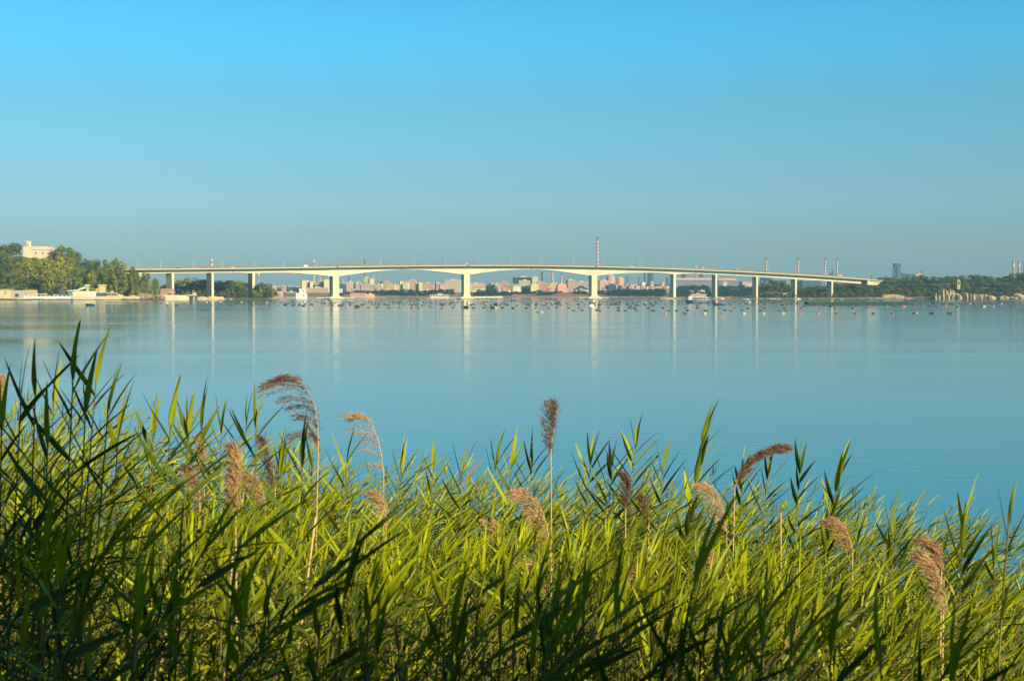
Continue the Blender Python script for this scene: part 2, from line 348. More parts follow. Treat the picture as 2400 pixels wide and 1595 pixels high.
for i, (px, yt, wp) in enumerate(TB):
    yt -= 2.2; Y = 3286 + (yt < 675) * 100 - (yt > 684) * 32 + rnd.uniform(-10, 10)
    TBO.append(tree_px(px, yt, Y, wp * 2.2, 'efda'[i % 4], 'blue', 'dark bush on the far bank in front of the town buildings', tz, 'bush', group=GT, name='bush', minh=6))
by_zone(TBO, 'dark bush before the town', 'dark bushes before the town')
# ------------------------------------------------------------------ bridge
M_CONC = mat('bridge_concrete', (0.70, 0.62, 0.42), 0.85, 0.06, 0.1)
M_CONC2 = mat('bridge_box_concrete', (0.64, 0.57, 0.40), 0.85, 0.10, 0.06)
M_BARR = mat('bridge_barrier', (0.25, 0.20, 0.14), 0.8, 0.15, 0.3)
M_DARKJ = mat('expansion_joint', (0.16, 0.15, 0.12), 0.8, 0.2, 1)
M_ASPH = mat('asphalt', (0.06, 0.06, 0.06), 0.9, 0.2, 1)
nodes = [(250, -512, 1690), (315, -479, 1731), (400, -442, 1769), (497, -398, 1812), (590, -353, 1851), (785, -249, 1919), (1093, -67, 2000), (1393, 124, 2062),
         (1580, 249, 2100), (1675, 314, 2119), (1772, 382, 2140), (1865, 449, 2163), (1950, 512, 2186), (2062, 598, 2221)]
NX = np.array([p[0] for p in nodes], float); c0 = np.polyfit((NX - 1100) / 900, [p[2] for p in nodes], 4)
def brY(px): return float(np.polyval(c0, (px - 1100) / 900))
yf = np.polyfit((np.array([315, 400, 500, 590, 700, 785, 900, 1093, 1230, 1393, 1560, 1675, 1770, 1860, 1950, 2030, 2060]) - 1100) / 900.,
                [630, 629.6, 629, 627.5, 625.8, 625, 623.7, 621.5, 621.6, 624, 629, 633.2, 638, 642.7, 648.6, 654.7, 657], 6)
def brF(px): return float(np.polyval(yf, (max(px, 300) - 1100) / 900)) + (0.01 * (300 - px) if px < 300 else 0)
bx = [250, 400, 490, 560, 590, 610, 660, 700, 740, 775, 797, 825, 850, 880, 905, 940, 985, 1022, 1050, 1080, 1104, 1129, 1150, 1175, 1220, 1260, 1290, 1315, 1340, 1378, 1401, 1430, 1470, 1505, 1540, 1560, 1577, 1585, 1620, 1660, 1770, 1865, 1950, 2013, 2030, 2062]
by = [641.5, 640, 639, 638.8, 640.3, 639.2, 638.5, 640, 643.3, 647, 646.8, 642.6, 639.4, 635.6, 633.2, 631.4, 632, 635.8, 638.6, 642.6, 642.8, 639, 636.2, 633.6, 631.4, 631.3, 633, 636, 639.6, 645.2, 645.3, 642.3, 639.6, 638.8, 639.0, 640.3, 642.6, 642.3, 640.8, 642.5, 647.9, 654, 659.3, 664.7, 665.5, 666]
def brB(px): return ip(px, bx, by)
def brP(px):                                    # position on the near girder web line, transverse dir
    Y = brY(px); x = atx(px, Y); Y2 = brY(px + 6); x2 = atx(px + 6, Y2)
    d = Vector((x2 - x, Y2 - Y)).normalized()
    return Vector((x, Y)), Vector((-d.y, d.x)), d
bridge = empty('bridge', (0, 0, 0), 0, 'long pale concrete road bridge crossing the whole bay on tall slab piers', 'bridge')
ST = sorted(set([285] + list(range(291, 2062, 7)) + [2062]))
def sweep(name, prof, mtl, sts=ST, parent=bridge):
    """prof(px) -> list of (t offset, z) closed ring"""
    b = MB(); k = None
    for px in sts:
        p, t, d = brP(px); ring = prof(px); k = len(ring)
        b.v += [(p.x + t.x * o_, p.y + t.y * o_, z) for o_, z in ring]
    for i in range(len(sts) - 1):
        for j in range(k): b.f.append((i * k + j, (i + 1) * k + j, (i + 1) * k + (j + 1) % k, i * k + (j + 1) % k))
    b.f += [tuple(range(k)), tuple(range((len(sts) - 1) * k, len(sts) * k))[::-1]]; b.mi = [0] * len(b.f)
    return b.build(name, mtl, parent)
OV, WD, FAR = 7.0, 13.0, 20.0
def zF(px): return atz(brF(px), brY(px) - OV)
sweep('deck', lambda px: [(-OV, zF(px)), (-OV, zF(px) - 1.0), (0.2, zF(px) - 1.5), (WD - .2, zF(px) - 1.5), (FAR, zF(px) - 1.0), (FAR, zF(px))], M_CONC)
sweep('road_surface', lambda px: [(-OV + .8, zF(px) + .01), (-OV + .8, zF(px) + .12), (FAR - .8, zF(px) + .12), (FAR - .8, zF(px) + .01)], M_ASPH)
def gir(px):
    zt = zF(px) - 1.42; zb = min(atz(brB(px), brY(px)), zt - 1.5)
    return [(0, zt), (0, zb), (WD, zb), (WD, zt)]
sweep('box_girder', gir, M_CONC2, [p for p in ST if p <= 2018] + [2018])
sweep('far_barrier', lambda px: [(FAR - .75, zF(px) + .1), (FAR - .75, zF(px) + 3.0), (FAR - .4, zF(px) + 3.0), (FAR - .4, zF(px) + .1)], M_BARR)
sweep('median_barrier', lambda px: [(6.2, zF(px) + .1), (6.2, zF(px) + 1.6), (6.8, zF(px) + 1.6), (6.8, zF(px) + .1)], M_BARR)
rail = MB()
for k in range(0, len(ST) - 1):
    for dz in (0.55, 0.95, 1.3):
        a, ta, _ = brP(ST[k]); c, tcc, _ = brP(ST[k + 1])
        rail.tube([(a.x - ta.x * 6.7, a.y - ta.y * 6.7, zF(ST[k]) + dz), (c.x - tcc.x * 6.7, c.y - tcc.y * 6.7, zF(ST[k + 1]) + dz)], [.09, .09], 4, cap=False)
    rail.tube([(a.x - ta.x * 6.7, a.y - ta.y * 6.7, zF(ST[k])), (a.x - ta.x * 6.7, a.y - ta.y * 6.7, zF(ST[k]) + 1.35)], [.08, .08], 4)
rail.build('guard_rail', M_BARR, bridge)
# abutment at the right end
p, t, d = brP(2036)
b = MB(); zt = zF(2036) - 1.5
pr = [(2030, 0), (2044, -5.5), (2062, -3)]
A = [brP(2028)[0] - brP(2028)[1] * 5.2, brP(2062)[0] - brP(2062)[1] * 5.2, brP(2062)[0] + brP(2062)[1] * 17, brP(2028)[0] + brP(2028)[1] * 17]
zz = [zF(2028) - 1.02, zF(2062) - 1.02]
b.add([(A[0].x, A[0].y, zz[0]), (A[1].x, A[1].y, zz[1]), (A[2].x, A[2].y, zz[1]), (A[3].x, A[3].y, zz[0])] +
      [(A[0].x, A[0].y, zz[0] - 7.5), (A[1].x - 8, A[1].y, zz[1] - 6.5), (A[2].x - 8, A[2].y, zz[1] - 6.5), (A[3].x, A[3].y, zz[0] - 7.5)],
      [(0, 1, 2, 3), (0, 4, 5, 1), (1, 5, 6, 2), (2, 6, 7, 3), (3, 7, 4, 0), (4, 7, 6, 5)])
b.build('abutment', M_CONC, bridge)
# piers: px of the sunlit near face, width along the bridge (m), base style
PIER = [(330, 3.0, 0), (406, 3.2, 0), (499, 3.2, 0), (595, 3.6, 2), (787.5, 9.0, 3), (1094.5, 9.2, 4), (1393, 8.8, 5), (1581, 4.0, 1), (1678.5, 3.2, 1), (1774, 3.0, 0), (1865, 3.0, 0), (1950, 3.0, 0)]
for px, wd, st in PIER:
    p, t, d = brP(px); zt = atz(brB(px), brY(px)) + 0.6
    M = Matrix(((d.x, t.x, 0, p.x), (d.y, t.y, 0, p.y), (0, 0, 1, 0), (0, 0, 0, 1)))
    b = MB(); h = wd / 2
    fl = 1.6 if st >= 3 else 0
    if st >= 3:      # cross-section tall shaft with flared foot and shallow central groove
        zs = [(zt, 0), (7.5, 0), (5.2, .5), (3.8, fl)]
        for (za, fa), (zb_, fb) in zip(zs[:-1], zs[1:]):
            b.add([M @ Vector(v) for v in [(-h - fa, -.15 - fa, za), (h + fa, -.15 - fa, za), (h + fa, WD + .15 + fa, za), (-h - fa, WD + .15 + fa, za),
                   (-h - fb, -.15 - fb, zb_), (h + fb, -.15 - fb, zb_), (h + fb, WD + .15 + fb, zb_), (-h - fb, WD + .15 + fb, zb_)]],
                  [(0, 4, 5, 1), (1, 5, 6, 2), (2, 6, 7, 3), (3, 7, 4, 0)])
        b.box(h * .28, h * .33, -.3, -.14, 4.2, zt - 8, 0, M)
        # haunch bracket block just under the deck
        b.box(-h - 3.4, h + 3.4, -.7, .0, zF(px) - 5.2, zF(px) - 1.6, 0, M)
    else:
        b.box(-h, h, -.12, WD + .12, -1.5, zt, 0, M)
    po = b.build('pier', M_CONC, bridge)
    if st >= 2:
        f = MB(); W2 = h + 6 if st >= 3 else h + 4
        f.box(-W2, W2, -5, WD + 5, -1.2, 2.4 if st >= 3 else 2.0, 0, M)
        f.box(-W2, W2, -5, WD + 5, 2.4 if st >= 3 else 2.0, 4.2 if st >= 3 else 3.4, 0, M, taper=.35)
        f.build('pile_cap', M_CONC, po)
        if st >= 3:
            g_ = MB(); L, Rr = {3: (20, 16), 4: (16, 44), 5: (16, 12)}[st]
            for x0, x1 in ((-W2 - L, -W2), (W2, W2 + Rr)):
                g_.box(x0, x1, -4.2, -1.6, 1.9, 2.6 + (1.2 if st == 4 and x0 > 0 else 0), 0, M)
                for q_ in np.arange(x0 + 1.5, x1, 7): g_.box(q_ - .4, q_ + .4, -3.3, -2.5, -1.2, 1.9, 0, M)
            g_.build('walkway', M_CONC, po)
            j = MB(); j.box(-1.7, 1.7, -OV - .04, -OV + .5, zF(px) - 1.3, zF(px) + .9, 0, M); j.build('expansion_joint', M_DARKJ, bridge)
    elif st == 1:
        f = MB(); f.box(-h - 2, h + 2, -3, WD + 3, -1.2, 1.2, 0, M); f.build('pile_cap', M_CONC, po)
for px in (548, 941, 1245, 1630):
    p, t, d = brP(px); M = Matrix(((d.x, t.x, 0, p.x), (d.y, t.y, 0, p.y), (0, 0, 1, 0), (0, 0, 0, 1)))
    j = MB(); j.box(-.5, .5, -.08, .1, zF(px) - 6.0, zF(px) - 1.5, 0, M); j.build('expansion_joint', M_DARKJ, bridge)
# tide mark and drain streaks on the concrete
n = M_CONC.node_tree; bb = n.nodes['Principled BSDF']; src = bb.inputs['Base Color'].links[0].from_socket
g = n.nodes.new('ShaderNodeNewGeometry'); sx = n.nodes.new('ShaderNodeSeparateXYZ'); n.links.new(g.outputs['Position'], sx.inputs[0])
tn = n.nodes.new('ShaderNodeTexNoise'); mpp = n.nodes.new('ShaderNodeMapping'); mpp.inputs['Scale'].default_value = (.9, .9, .06); n.links.new(g.outputs['Position'], mpp.inputs[0]); n.links.new(mpp.outputs[0], tn.inputs['Vector']); tn.inputs['Detail'].default_value = 4
ad = n.nodes.new('ShaderNodeMath'); ad.operation = 'MULTIPLY_ADD'; ad.inputs[1].default_value = -2.0; n.links.new(tn.outputs['Fac'], ad.inputs[0]); n.links.new(sx.outputs['Z'], ad.inputs[2])
mr = n.nodes.new('ShaderNodeMapRange'); mr.inputs[1].default_value = -.5; mr.inputs[2].default_value = .5; mr.inputs[3].default_value = .35; mr.inputs[4].default_value = 1.0; n.links.new(ad.outputs[0], mr.inputs[0])
ms = n.nodes.new('ShaderNodeMapRange'); ms.inputs[1].default_value = .35; ms.inputs[2].default_value = .6; ms.inputs[3].default_value = .84; ms.inputs[4].default_value = 1.0; n.links.new(tn.outputs['Fac'], ms.inputs[0])
mm_ = n.nodes.new('ShaderNodeMath'); mm_.operation = 'MULTIPLY'; n.links.new(mr.outputs[0], mm_.inputs[0]); n.links.new(ms.outputs[0], mm_.inputs[1])
vm = n.nodes.new('ShaderNodeVectorMath'); vm.operation = 'SCALE'; n.links.new(src, vm.inputs[0]); n.links.new(mm_.outputs[0], vm.inputs['Scale']); n.links.new(vm.outputs[0], bb.inputs['Base Color'])
# street lamps on the bridge
M_POLE = mat('galvanised_pole', (0.62, 0.62, 0.56), 0.5, 0.1, 1, metal=0.2)
lp = MB(); lp.tube([(0, 0, 0), (0, 0, 7), (0, 0, 11.6), (0.0, .5, 12.2), (0, 1.4, 12.5)], [.26, .2, .16, .14, .12], 6)
lh = MB(); lh.box(-.25, .25, 1.2, 2.4, 12.35, 12.62)
lpm = lhm = None
for px in (317, 371, 449, 516, 592, 661, 740, 814, 890, 968, 1041, 1117, 1194, 1265, 1341, 1411, 1496, 1575, 1650, 1724, 1797, 1860, 1925, 1994):
    p, t, d = brP(px); q = p - t * 6.2
    r_ = empty('street_lamp', (q.x, q.y, zF(px)), math.atan2(d.y, d.x), 'slim pale lamp post standing on the bridge deck', 'street lamp', 'lamp posts along the bridge')
    if lpm is None: lpm = lp.build('pole', M_POLE, r_).data; lhm = lh.build('lamp_head', M_POLE, r_).data
    else: link('pole', lpm, r_); link('lamp_head', lhm, r_)
# vehicles
def vehicle(px, off, L, H, colr, label, cat, nm):
    p, t, d = brP(px); q = p + t * off
    r_ = empty(nm, (q.x, q.y, zF(px) + .12), math.atan2(d.y, d.x), label, cat)
    mm = mat('paint_' + nm + str(px), colr, 0.4, 0.05, 1, spec=.5); gl = mat('car_glass', (0.03, 0.04, 0.05), 0.15, 0.1, 1, spec=.6); ty = mat('tyre', (0.02, 0.02, 0.02), .9)
    b = MB(); h0 = .35
    if nm == 'van':
        b.box(-L / 2, L / 2 - 1.7, -1.1, 1.1, h0, H, 0); b.box(L / 2 - 1.6, L / 2, -1.0, 1.0, h0, H * .72, 0, taper=.08)
    else:
        b.box(-L / 2, L / 2, -.88, .88, h0, H * .6, 0, taper=.05); b.box(-L * .33, L * .22, -.8, .8, H * .6, H, 0, taper=.2)
    b.build('body', mm, r_)
    g_ = MB()
    if nm == 'van': g_.box(L / 2 - 1.2, L / 2 - .35, -1.02, 1.02, H * .45, H * .66, 0)
    else: g_.box(-L * .26, L * .15, -.79, .79, H * .64, H * .92, 0)
    g_.build('windows', gl, r_)
    for sx in (-L * .32, L * .3):
        for sy in (-.95, .95):
            w_ = MB(); w_.tube([(sx, sy - .12, .36), (sx, sy + .12, .36)], [.36, .36], 10); w_.build('wheel', ty, r_)
vehicle(415, -2, 4.6, 2.0, (.02, .05, .06), 'dark car driving on the left end of the bridge', 'car', 'car')
vehicle(544, -2, 5.2, 2.1, (.8, .8, .75), 'white car on the bridge between the third and fourth lamp posts', 'car', 'car')
vehicle(716, -2, 6.8, 3.0, (.85, .83, .75), 'white van driving on the bridge deck left of the first large pier', 'van', 'van')
vehicle(1480, -2, 4.6, 2.1, (.7, .68, .6), 'pale car on the bridge right of the third large pier', 'car', 'car')
vehicle(1101, 12, 7.0, 3.9, (.3, .32, .3), 'grey truck high on the bridge above the middle pier', 'truck', 'van')

# ------------------------------------------------------------------ generic buildings
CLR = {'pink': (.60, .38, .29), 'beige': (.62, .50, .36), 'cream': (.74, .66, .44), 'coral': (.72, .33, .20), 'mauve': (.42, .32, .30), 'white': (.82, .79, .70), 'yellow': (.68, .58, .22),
       'green': (.40, .55, .22), 'blue': (.045, .085, .15), 'dusk': (.20, .19, .27), 'brown': (.40, .30, .22), 'grey': (.42, .39, .34), 'roofpink': (.55, .32, .25), 'orange': (.66, .40, .22), 'ochre': (.66, .48, .28), 'darkblue': (.025, .05, .09), 'lime': (.32, .50, .08)}  # blue and darkblue town blocks: shade of unlit faces put into the colour
def bm(c): return mat('render_' + c, CLR[c], 0.85, 0.14, 0.08)
M_WIN = mat('window_glass', (0.05, 0.06, 0.08), 0.3, 0.2, 1, spec=.5)
M_WHITE = mat('white_paint', (0.80, 0.78, 0.72), 0.7, 0.1, 0.3)
WINM = {}
def winmesh(w_, h_):
    k = (round(w_, 1), round(h_, 1))
    if k not in WINM:
        b = MB(); b.box(-k[0] / 2, k[0] / 2, -.10, .05, 0, k[1]); me = bpy.data.meshes.new('window'); me.from_pydata(b.v, [], b.f); me.materials.append(M_WIN); WINM[k] = me
    return WINM[k]
def building(x0, x1, yt, yb, Y, c, label, rot=None, roof='flat', floors=None, cols=None, depth=None, name='apartment_building', cat='building', win=(1.4, 1.6), rc=None, group=None, base=None):
    xa, xb = atx(x0, Y), atx(x1, Y); zt = atz(yt, Y); zb = atz(yb, Y) - (2.5 if base is None else base)
    rot = R(rnd.choice([-12, 8, 15, 20, -6])) if rot is None else R(rot)
    Wf = (xb - xa); dp = depth or min(14, max(8, Wf * .8))
    if rot > 0: W = max(4, (Wf - dp * math.sin(rot)) / math.cos(rot)) ; cx = xb - W / 2 * math.cos(rot)
    else: W = max(4, (Wf - dp * math.sin(-rot)) / math.cos(rot)); cx = xa + W / 2 * math.cos(rot)
    e = empty(name, (cx, Y, zb), rot, label, cat, group); H = zt - zb
    b = MB(); b.box(-W / 2, W / 2, 0, dp, 0, H - (.5 if roof == 'flat' else 0)); b.build('wall', bm(c), e)
    r_ = MB(); rc_ = bm(rc) if rc else bm('beige' if c != 'beige' else 'cream')
    if roof == 'flat':
        r_.box(-W / 2 - .35, W / 2 + .35, -.35, dp + .35, H - .5, H + .25)
        if W > 9: r_.box(-W * .12, W * .14, dp * .35, dp * .7, H + .25, H + 2.4)
    elif roof == 'gable':
        k = min(dp, W) * .28
        r_.add([(-W / 2 - .5, -.6, H - .1), (W / 2 + .5, -.6, H - .1), (W / 2 + .5, dp + .6, H - .1), (-W / 2 - .5, dp + .6, H - .1), (-W / 2 - .5, dp / 2, H + k), (W / 2 + .5, dp / 2, H + k)],
               [(0, 1, 5, 4), (2, 3, 4, 5), (0, 4, 3), (1, 2, 5), (0, 3, 2, 1)])
    elif roof == 'hip':
        k = H * .9
        r_.add([(-W / 2 - .8, -.8, H), (W / 2 + .8, -.8, H), (W / 2 + .8, dp + .8, H), (-W / 2 - .8, dp + .8, H), (-W * .1, dp / 2, H + k), (W * .1, dp / 2, H + k)],
               [(0, 1, 5, 4), (1, 2, 5), (2, 3, 4, 5), (3, 0, 4), (0, 3, 2, 1)])
    elif roof == 'barrel':
        n_ = 8; vs = []
        for s_ in (-W / 2 - .4, W / 2 + .4):
            vs += [(s_, dp / 2 - math.cos(math.pi * i / n_) * (dp / 2 + .3), H + math.sin(math.pi * i / n_) * dp * .28) for i in range(n_ + 1)]
        r_.add(vs, [(i, i + n_ + 1, i + n_ + 2, i + 1) for i in range(n_)] + [tuple(range(n_ + 1))[::-1], tuple(range(n_ + 1, 2 * n_ + 2))])
    r_.build('roof', rc_, e)
    Hv = atz(yt, Y) - atz(yb, Y)
    fl = floors if floors is not None else max(0, int((Hv - .8) / 3.2)); cn = cols if cols is not None else max(1, int(W / 4.2))
    fl = min(fl, 7); cn = min(cn, 8)
    for i in range(fl):
        z = H - (Hv - .5) * (i + 1) / fl + (Hv / fl - win[1]) * .5 if fl else 0
        for j in range(cn):
            o_ = link('window', winmesh(*win), e); o_.location = (-W / 2 + W * (j + .5) / cn, 0, z)
    return e
# ------------------------------------------------------------------ far town
TOWN = [ # x0,x1,ytop,ybase,Y,colour,label,kw
 (636, 651, 670, 692, 3330, 'pink', 'pink low block at the left end of the town, beside the trees', {}),
 (658, 669, 669, 685, 3360, 'coral', 'small pink block between two shaded blue blocks', dict(rot=-12)),
 (649, 659, 673, 686, 3300, 'blue', 'narrow shaded blue block beside the small pink block', {}),
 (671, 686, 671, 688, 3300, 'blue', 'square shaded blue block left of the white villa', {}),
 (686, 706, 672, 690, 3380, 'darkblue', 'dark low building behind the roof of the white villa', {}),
 (705, 717, 657, 690, 3420, 'yellow', 'yellow tower at the left end of the large apartment block', dict(cols=2)),
 (715, 726, 658, 680, 3440, 'beige', 'beige tower right of the yellow tower', {}),
 (725, 734, 659, 680, 3430, 'cream', 'pale yellow slab in the middle of the large block', {}),
 (732, 742, 660, 680, 3450, 'grey', 'grey slab in the middle of the large block', {}),
 (740, 760, 658.5, 682, 3420, 'pink', 'pink apartment block left of the first large pier', dict(cols=5)),
 (757, 772, 655.5, 690, 3400, 'cream', 'tall cream block touching the left side of the first large pier', dict(cols=4, rot=15)),
 (718, 769, 674, 692, 3330, 'brown', 'long brown-grey hall in front of the large apartment block', dict(rot=8, floors=1, cols=1, win=(1, 1))),
 (795, 802, 676, 687, 3300, 'white', 'tiny white house right of the first large pier', {}),
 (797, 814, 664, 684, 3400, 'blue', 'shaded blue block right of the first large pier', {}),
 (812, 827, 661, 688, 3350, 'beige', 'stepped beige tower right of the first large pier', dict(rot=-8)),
 (824, 848, 663, 676, 3500, 'blue', 'wide shaded blue building behind the beige tower', {}),
 (829, 846, 666, 681, 3380, 'mauve', 'mauve block in front of the shaded blue building', {}),
 (843, 882, 669, 684, 3340, 'mauve', 'wide low house with a mauve roof', dict(roof='gable', rc='roofpink')),
 (852, 865, 649, 670, 3650, 'green', 'tall green building with a stepped top', {}),
 (863, 877, 653, 671, 3620, 'yellow', 'bright yellow-green tall building beside the green one', {}),
 (879, 896, 668, 682, 3340, 'beige', 'beige house under the shaded blue tower', {}),
 (891, 898, 658, 668, 3500, 'darkblue', 'small shaded blue tower block', {}),
 (898, 914, 659.5, 678, 3420, 'pink', 'pink block with rows of white balconies', dict(floors=4, cols=6)),
 (905, 928, 666, 684, 3330, 'yellow', 'wide pale yellow building in front of the pink block', {}),
 (924, 938, 668, 682, 3340, 'pink', 'low pink building left of the tall cream towers', {}),
 (935, 945, 659, 679, 3400, 'cream', 'tall cream tower, leftmost of the central group', {}),
 (944, 959, 661, 682, 3380, 'cream', 'broad cream tower with a dark gap beside it', {}),
 (957, 976, 656, 681, 3420, 'pink', 'tallest pink tower of the central town group', dict(cols=3)),
 (973, 981, 662, 680, 3390, 'beige', 'slim beige slab right of the tallest pink tower', {}),
 (980, 990, 661.5, 680, 3380, 'yellow', 'slim pale yellow slab right of the slim beige slab', {}),
 (988, 1018, 663, 681, 3400, 'pink', 'long pink-beige block left of the middle pier', dict(cols=8)),
 (1019, 1033, 663, 679, 3420, 'mauve', 'mauve house near the sloping pink roof', {}),
 (1028, 1049, 668, 681, 3360, 'pink', 'pink house with a long sloping roof', dict(roof='gable', rc='roofpink')),
 (1043, 1082, 656, 689, 3360, 'beige', 'large brown-beige block behind the middle pier', dict(rot=-12, cols=6)),
 (1098, 1134, 664, 681, 3420, 'pink', 'long pink block right of the middle pier', {}),
 (1108, 1138, 674, 681, 3330, 'cream', 'row of low cream houses below the long pink block', dict(roof='gable', rc='roofpink')),
 (1143, 1156, 666, 674, 3480, 'roofpink', 'small pink roof showing above dark trees', dict(roof='gable')),
 (1158, 1172, 665, 673, 3480, 'beige', 'small yellowish house above dark trees', {}),
 (1164, 1179, 673, 683, 3340, 'pink', 'low pink house below the coral building', {}),
 (1172, 1190, 661, 676, 3420, 'coral', 'coral building in the town right of the middle pier', dict(rot=-12)),
 (1178, 1204, 667, 683, 3370, 'mauve', 'mauve block right of the coral building', {}),
 (1200, 1221, 670, 683, 3340, 'cream', 'low cream building left of the rounded dark tree mass', {}),
 (1202, 1251, 649, 662, 3600, 'darkblue', 'long shaded blue hall standing high above the town', dict(rot=6, floors=1, cols=6, win=(3, 1.4))),
 (1247, 1260, 648, 664, 3580, 'cream', 'cream end building beside the long shaded blue hall', dict(rot=-10)),
 (1216, 1243, 657, 675, 3480, 'beige', 'beige block below the long shaded blue hall', {}),
 (1241, 1263, 665, 684, 3340, 'yellow', 'yellow building with rows of windows', dict(floors=4, cols=5)),
 (1258, 1276, 660, 675, 3430, 'pink', 'small pink house above the left coral cube', {}),
 (1268, 1292, 666, 682.5, 3340, 'coral', 'left of the two big coral cube buildings', dict(rot=-18, floors=0)),
 (1290, 1306, 662, 676, 3440, 'cream', 'pale house between the two coral cubes', {}),
 (1304, 1328, 666, 683.5, 3340, 'coral', 'right of the two big coral cube buildings', dict(rot=14, floors=0)),
 (1327, 1347, 656, 681, 3400, 'brown', 'brown tower left of the row of apartments', dict(rot=15)),
 (1345, 1380, 660.5, 682, 3420, 'mauve', 'row of mauve apartments behind the third large pier', dict(cols=8, rot=6)),
 (1344, 1380, 678, 685, 3320, 'beige', 'low building with a big dark blue pyramid roof', dict(roof='hip', rc='darkblue')),
 (1403, 1427, 657, 684, 3400, 'pink', 'tall pink-brown slab right of the third large pier', dict(rot=10, cols=4)),
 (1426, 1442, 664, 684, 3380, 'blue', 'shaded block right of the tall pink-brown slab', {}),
]
for x0, x1, yt, yb, Y, c, lab, kw in TOWN: building(x0, x1, yt, yb, Y, c, lab, **kw)
# rows of low houses right of the third pier
k_ = 0
for i in range(15):
    x0 = 1432 + i * 10 + rnd.uniform(-2, 2); yt = 668 + i * .35 + rnd.uniform(-2, 2)
    if x0 > 1566: break
    building(x0, x0 + rnd.uniform(9, 16), yt, 684, 3440 + rnd.uniform(-40, 40), rnd.choice(['pink', 'cream', 'roofpink', 'orange', 'beige']), 'low house with a pinkish roof in the row right of the third large pier',
             roof=rnd.choice(['gable', 'flat', 'gable']), rc='roofpink', group='low houses right of the third large pier', name='house', cat='house')
for x0, x1, yt, yb, Y, c, lab, kw in [
 (1583, 1602, 674, 682, 3400, 'roofpink', 'low pink-roofed shed just right of the fourth pier', dict(roof='gable')),
 (1622, 1644, 668.5, 676, 3380, 'lime', 'long building with a bright lime green roof', dict(rc='lime', rot=-8, floors=0)),
 (1638, 1653, 680, 684, 3300, 'cream', 'bright white low shed below the lime green roof', dict(floors=0)),
 (1616, 1640, 680, 685, 3320, 'pink', 'pink low shed beside the bright white shed', dict(floors=0)),
 (1615, 1656, 688.5, 697, 3215, 'mauve', 'long pink quay shed behind the blue fishing boat', dict(floors=1, cols=7, rc='brown')),
 (1655, 1668, 672, 683, 3380, 'mauve', 'mauve house beside the fifth pier', {}),
 (1695, 1704, 660, 668, 3500, 'cream', 'small white house high above the trees', dict(roof='gable', rc='roofpink')),
 (1694, 1702, 673, 678, 3400, 'pink', 'small pink house low among dark trees', {}),
 (1711, 1725, 674, 679, 3400, 'orange', 'yellow-walled small house among dark trees', {}),
 (1722, 1734, 676, 683, 3380, 'cream', 'cream house among dark trees between the fifth and sixth piers', {}),
 (1738, 1757, 672, 682, 3400, 'roofpink', 'house with a wide mauve-pink roof left of the sixth pier', dict(roof='gable', rc='roofpink')),
 (1748, 1760, 665, 674, 3460, 'white', 'white house high up, left of the sixth pier', dict(rot=-15)),
 (1776, 1786, 668, 676, 3300, 'pink', 'small pale house right behind the sixth pier', {}),
 (1008, 1053, 690.5, 698, 2300, 'white', 'long low white building with dark arches on the waterline', dict(rot=2, floors=1, cols=7, win=(3, 2.6), depth=8, base=1.2, name='waterfront_building')),
 (856, 878, 689, 697, 2700, 'ochre', 'ochre shed on the waterline right of the first large pier', dict(rot=4, base=1.5, floors=1, cols=4)),
 (820, 858, 691, 697.5, 2750, 'pink', 'long pink shed on the waterline right of the first large pier', dict(rot=4, base=1.5, floors=1, cols=6, roof='gable', rc='roofpink')),
 (669, 694, 684, 699, 2600, 'brown', 'long brown building with pale columns left of the white villa', dict(rot=5, floors=1, cols=6, win=(2.2, 7), base=1)),
 (643, 662, 687, 696, 2700, 'pink', 'small pink cottage at the edge of the left trees', dict(roof='gable', base=1.5)),
 (1835, 1852, 684, 693, 2200, 'ochre', 'small ochre stone hut left of the seventh pier', dict(rot=-6, floors=0, base=2, depth=6)),
]: building(x0, x1, yt, yb, Y, c, lab, **kw)
# small houses filling the town between the blocks
CL = []
for i in range(64):
    x0 = rnd.choice([rnd.uniform(800, 1085), rnd.uniform(1098, 1385), rnd.uniform(1404, 1575)]); yb = rnd.uniform(680, 687); h = rnd.uniform(4, 9); wq = rnd.uniform(5, 11)
    k = sum(1 for a, b2, c, d, *_ in TOWN if a - 1 < x0 + wq / 2 < b2 + 1 and c < 663); front = rnd.random() < .55
    CL.append(building(x0, x0 + wq, yb - h if front else rnd.uniform(661, 668), yb if front else 676, rnd.uniform(3300, 3322) if front else rnd.uniform(3470, 3560), rnd.choice(['pink', 'cream', 'beige', 'mauve', 'roofpink', 'orange', 'brown', 'white']), 'x',
             roof=rnd.choice(['flat', 'gable', 'flat']), rc=rnd.choice(['roofpink', 'beige', 'brown']), name='house', cat='house', floors=rnd.choice([0, 1, 2]), cols=2, group='small houses filling the far town'))
ordered(CL, '%s small house from the left among the town blocks')
# low quay under those waterline buildings
q = MB(); q.box(atx(640, 2680), atx(895, 2680), 2590, 2790, -1, 1.4, taper=.01); tag(q.build('quay', mat('quay_stone', (.34, .28, .22), .95, .3, .1)), 'low stone quay on the waterline behind the first large pier', 'quay')
q = MB(); q.box(atx(998, 2295), atx(1064, 2295), 2285, 2325, -1, 1.2); tag(q.build('quay', MATS['quay_stone']), 'low stone quay carrying the long white building', 'quay')
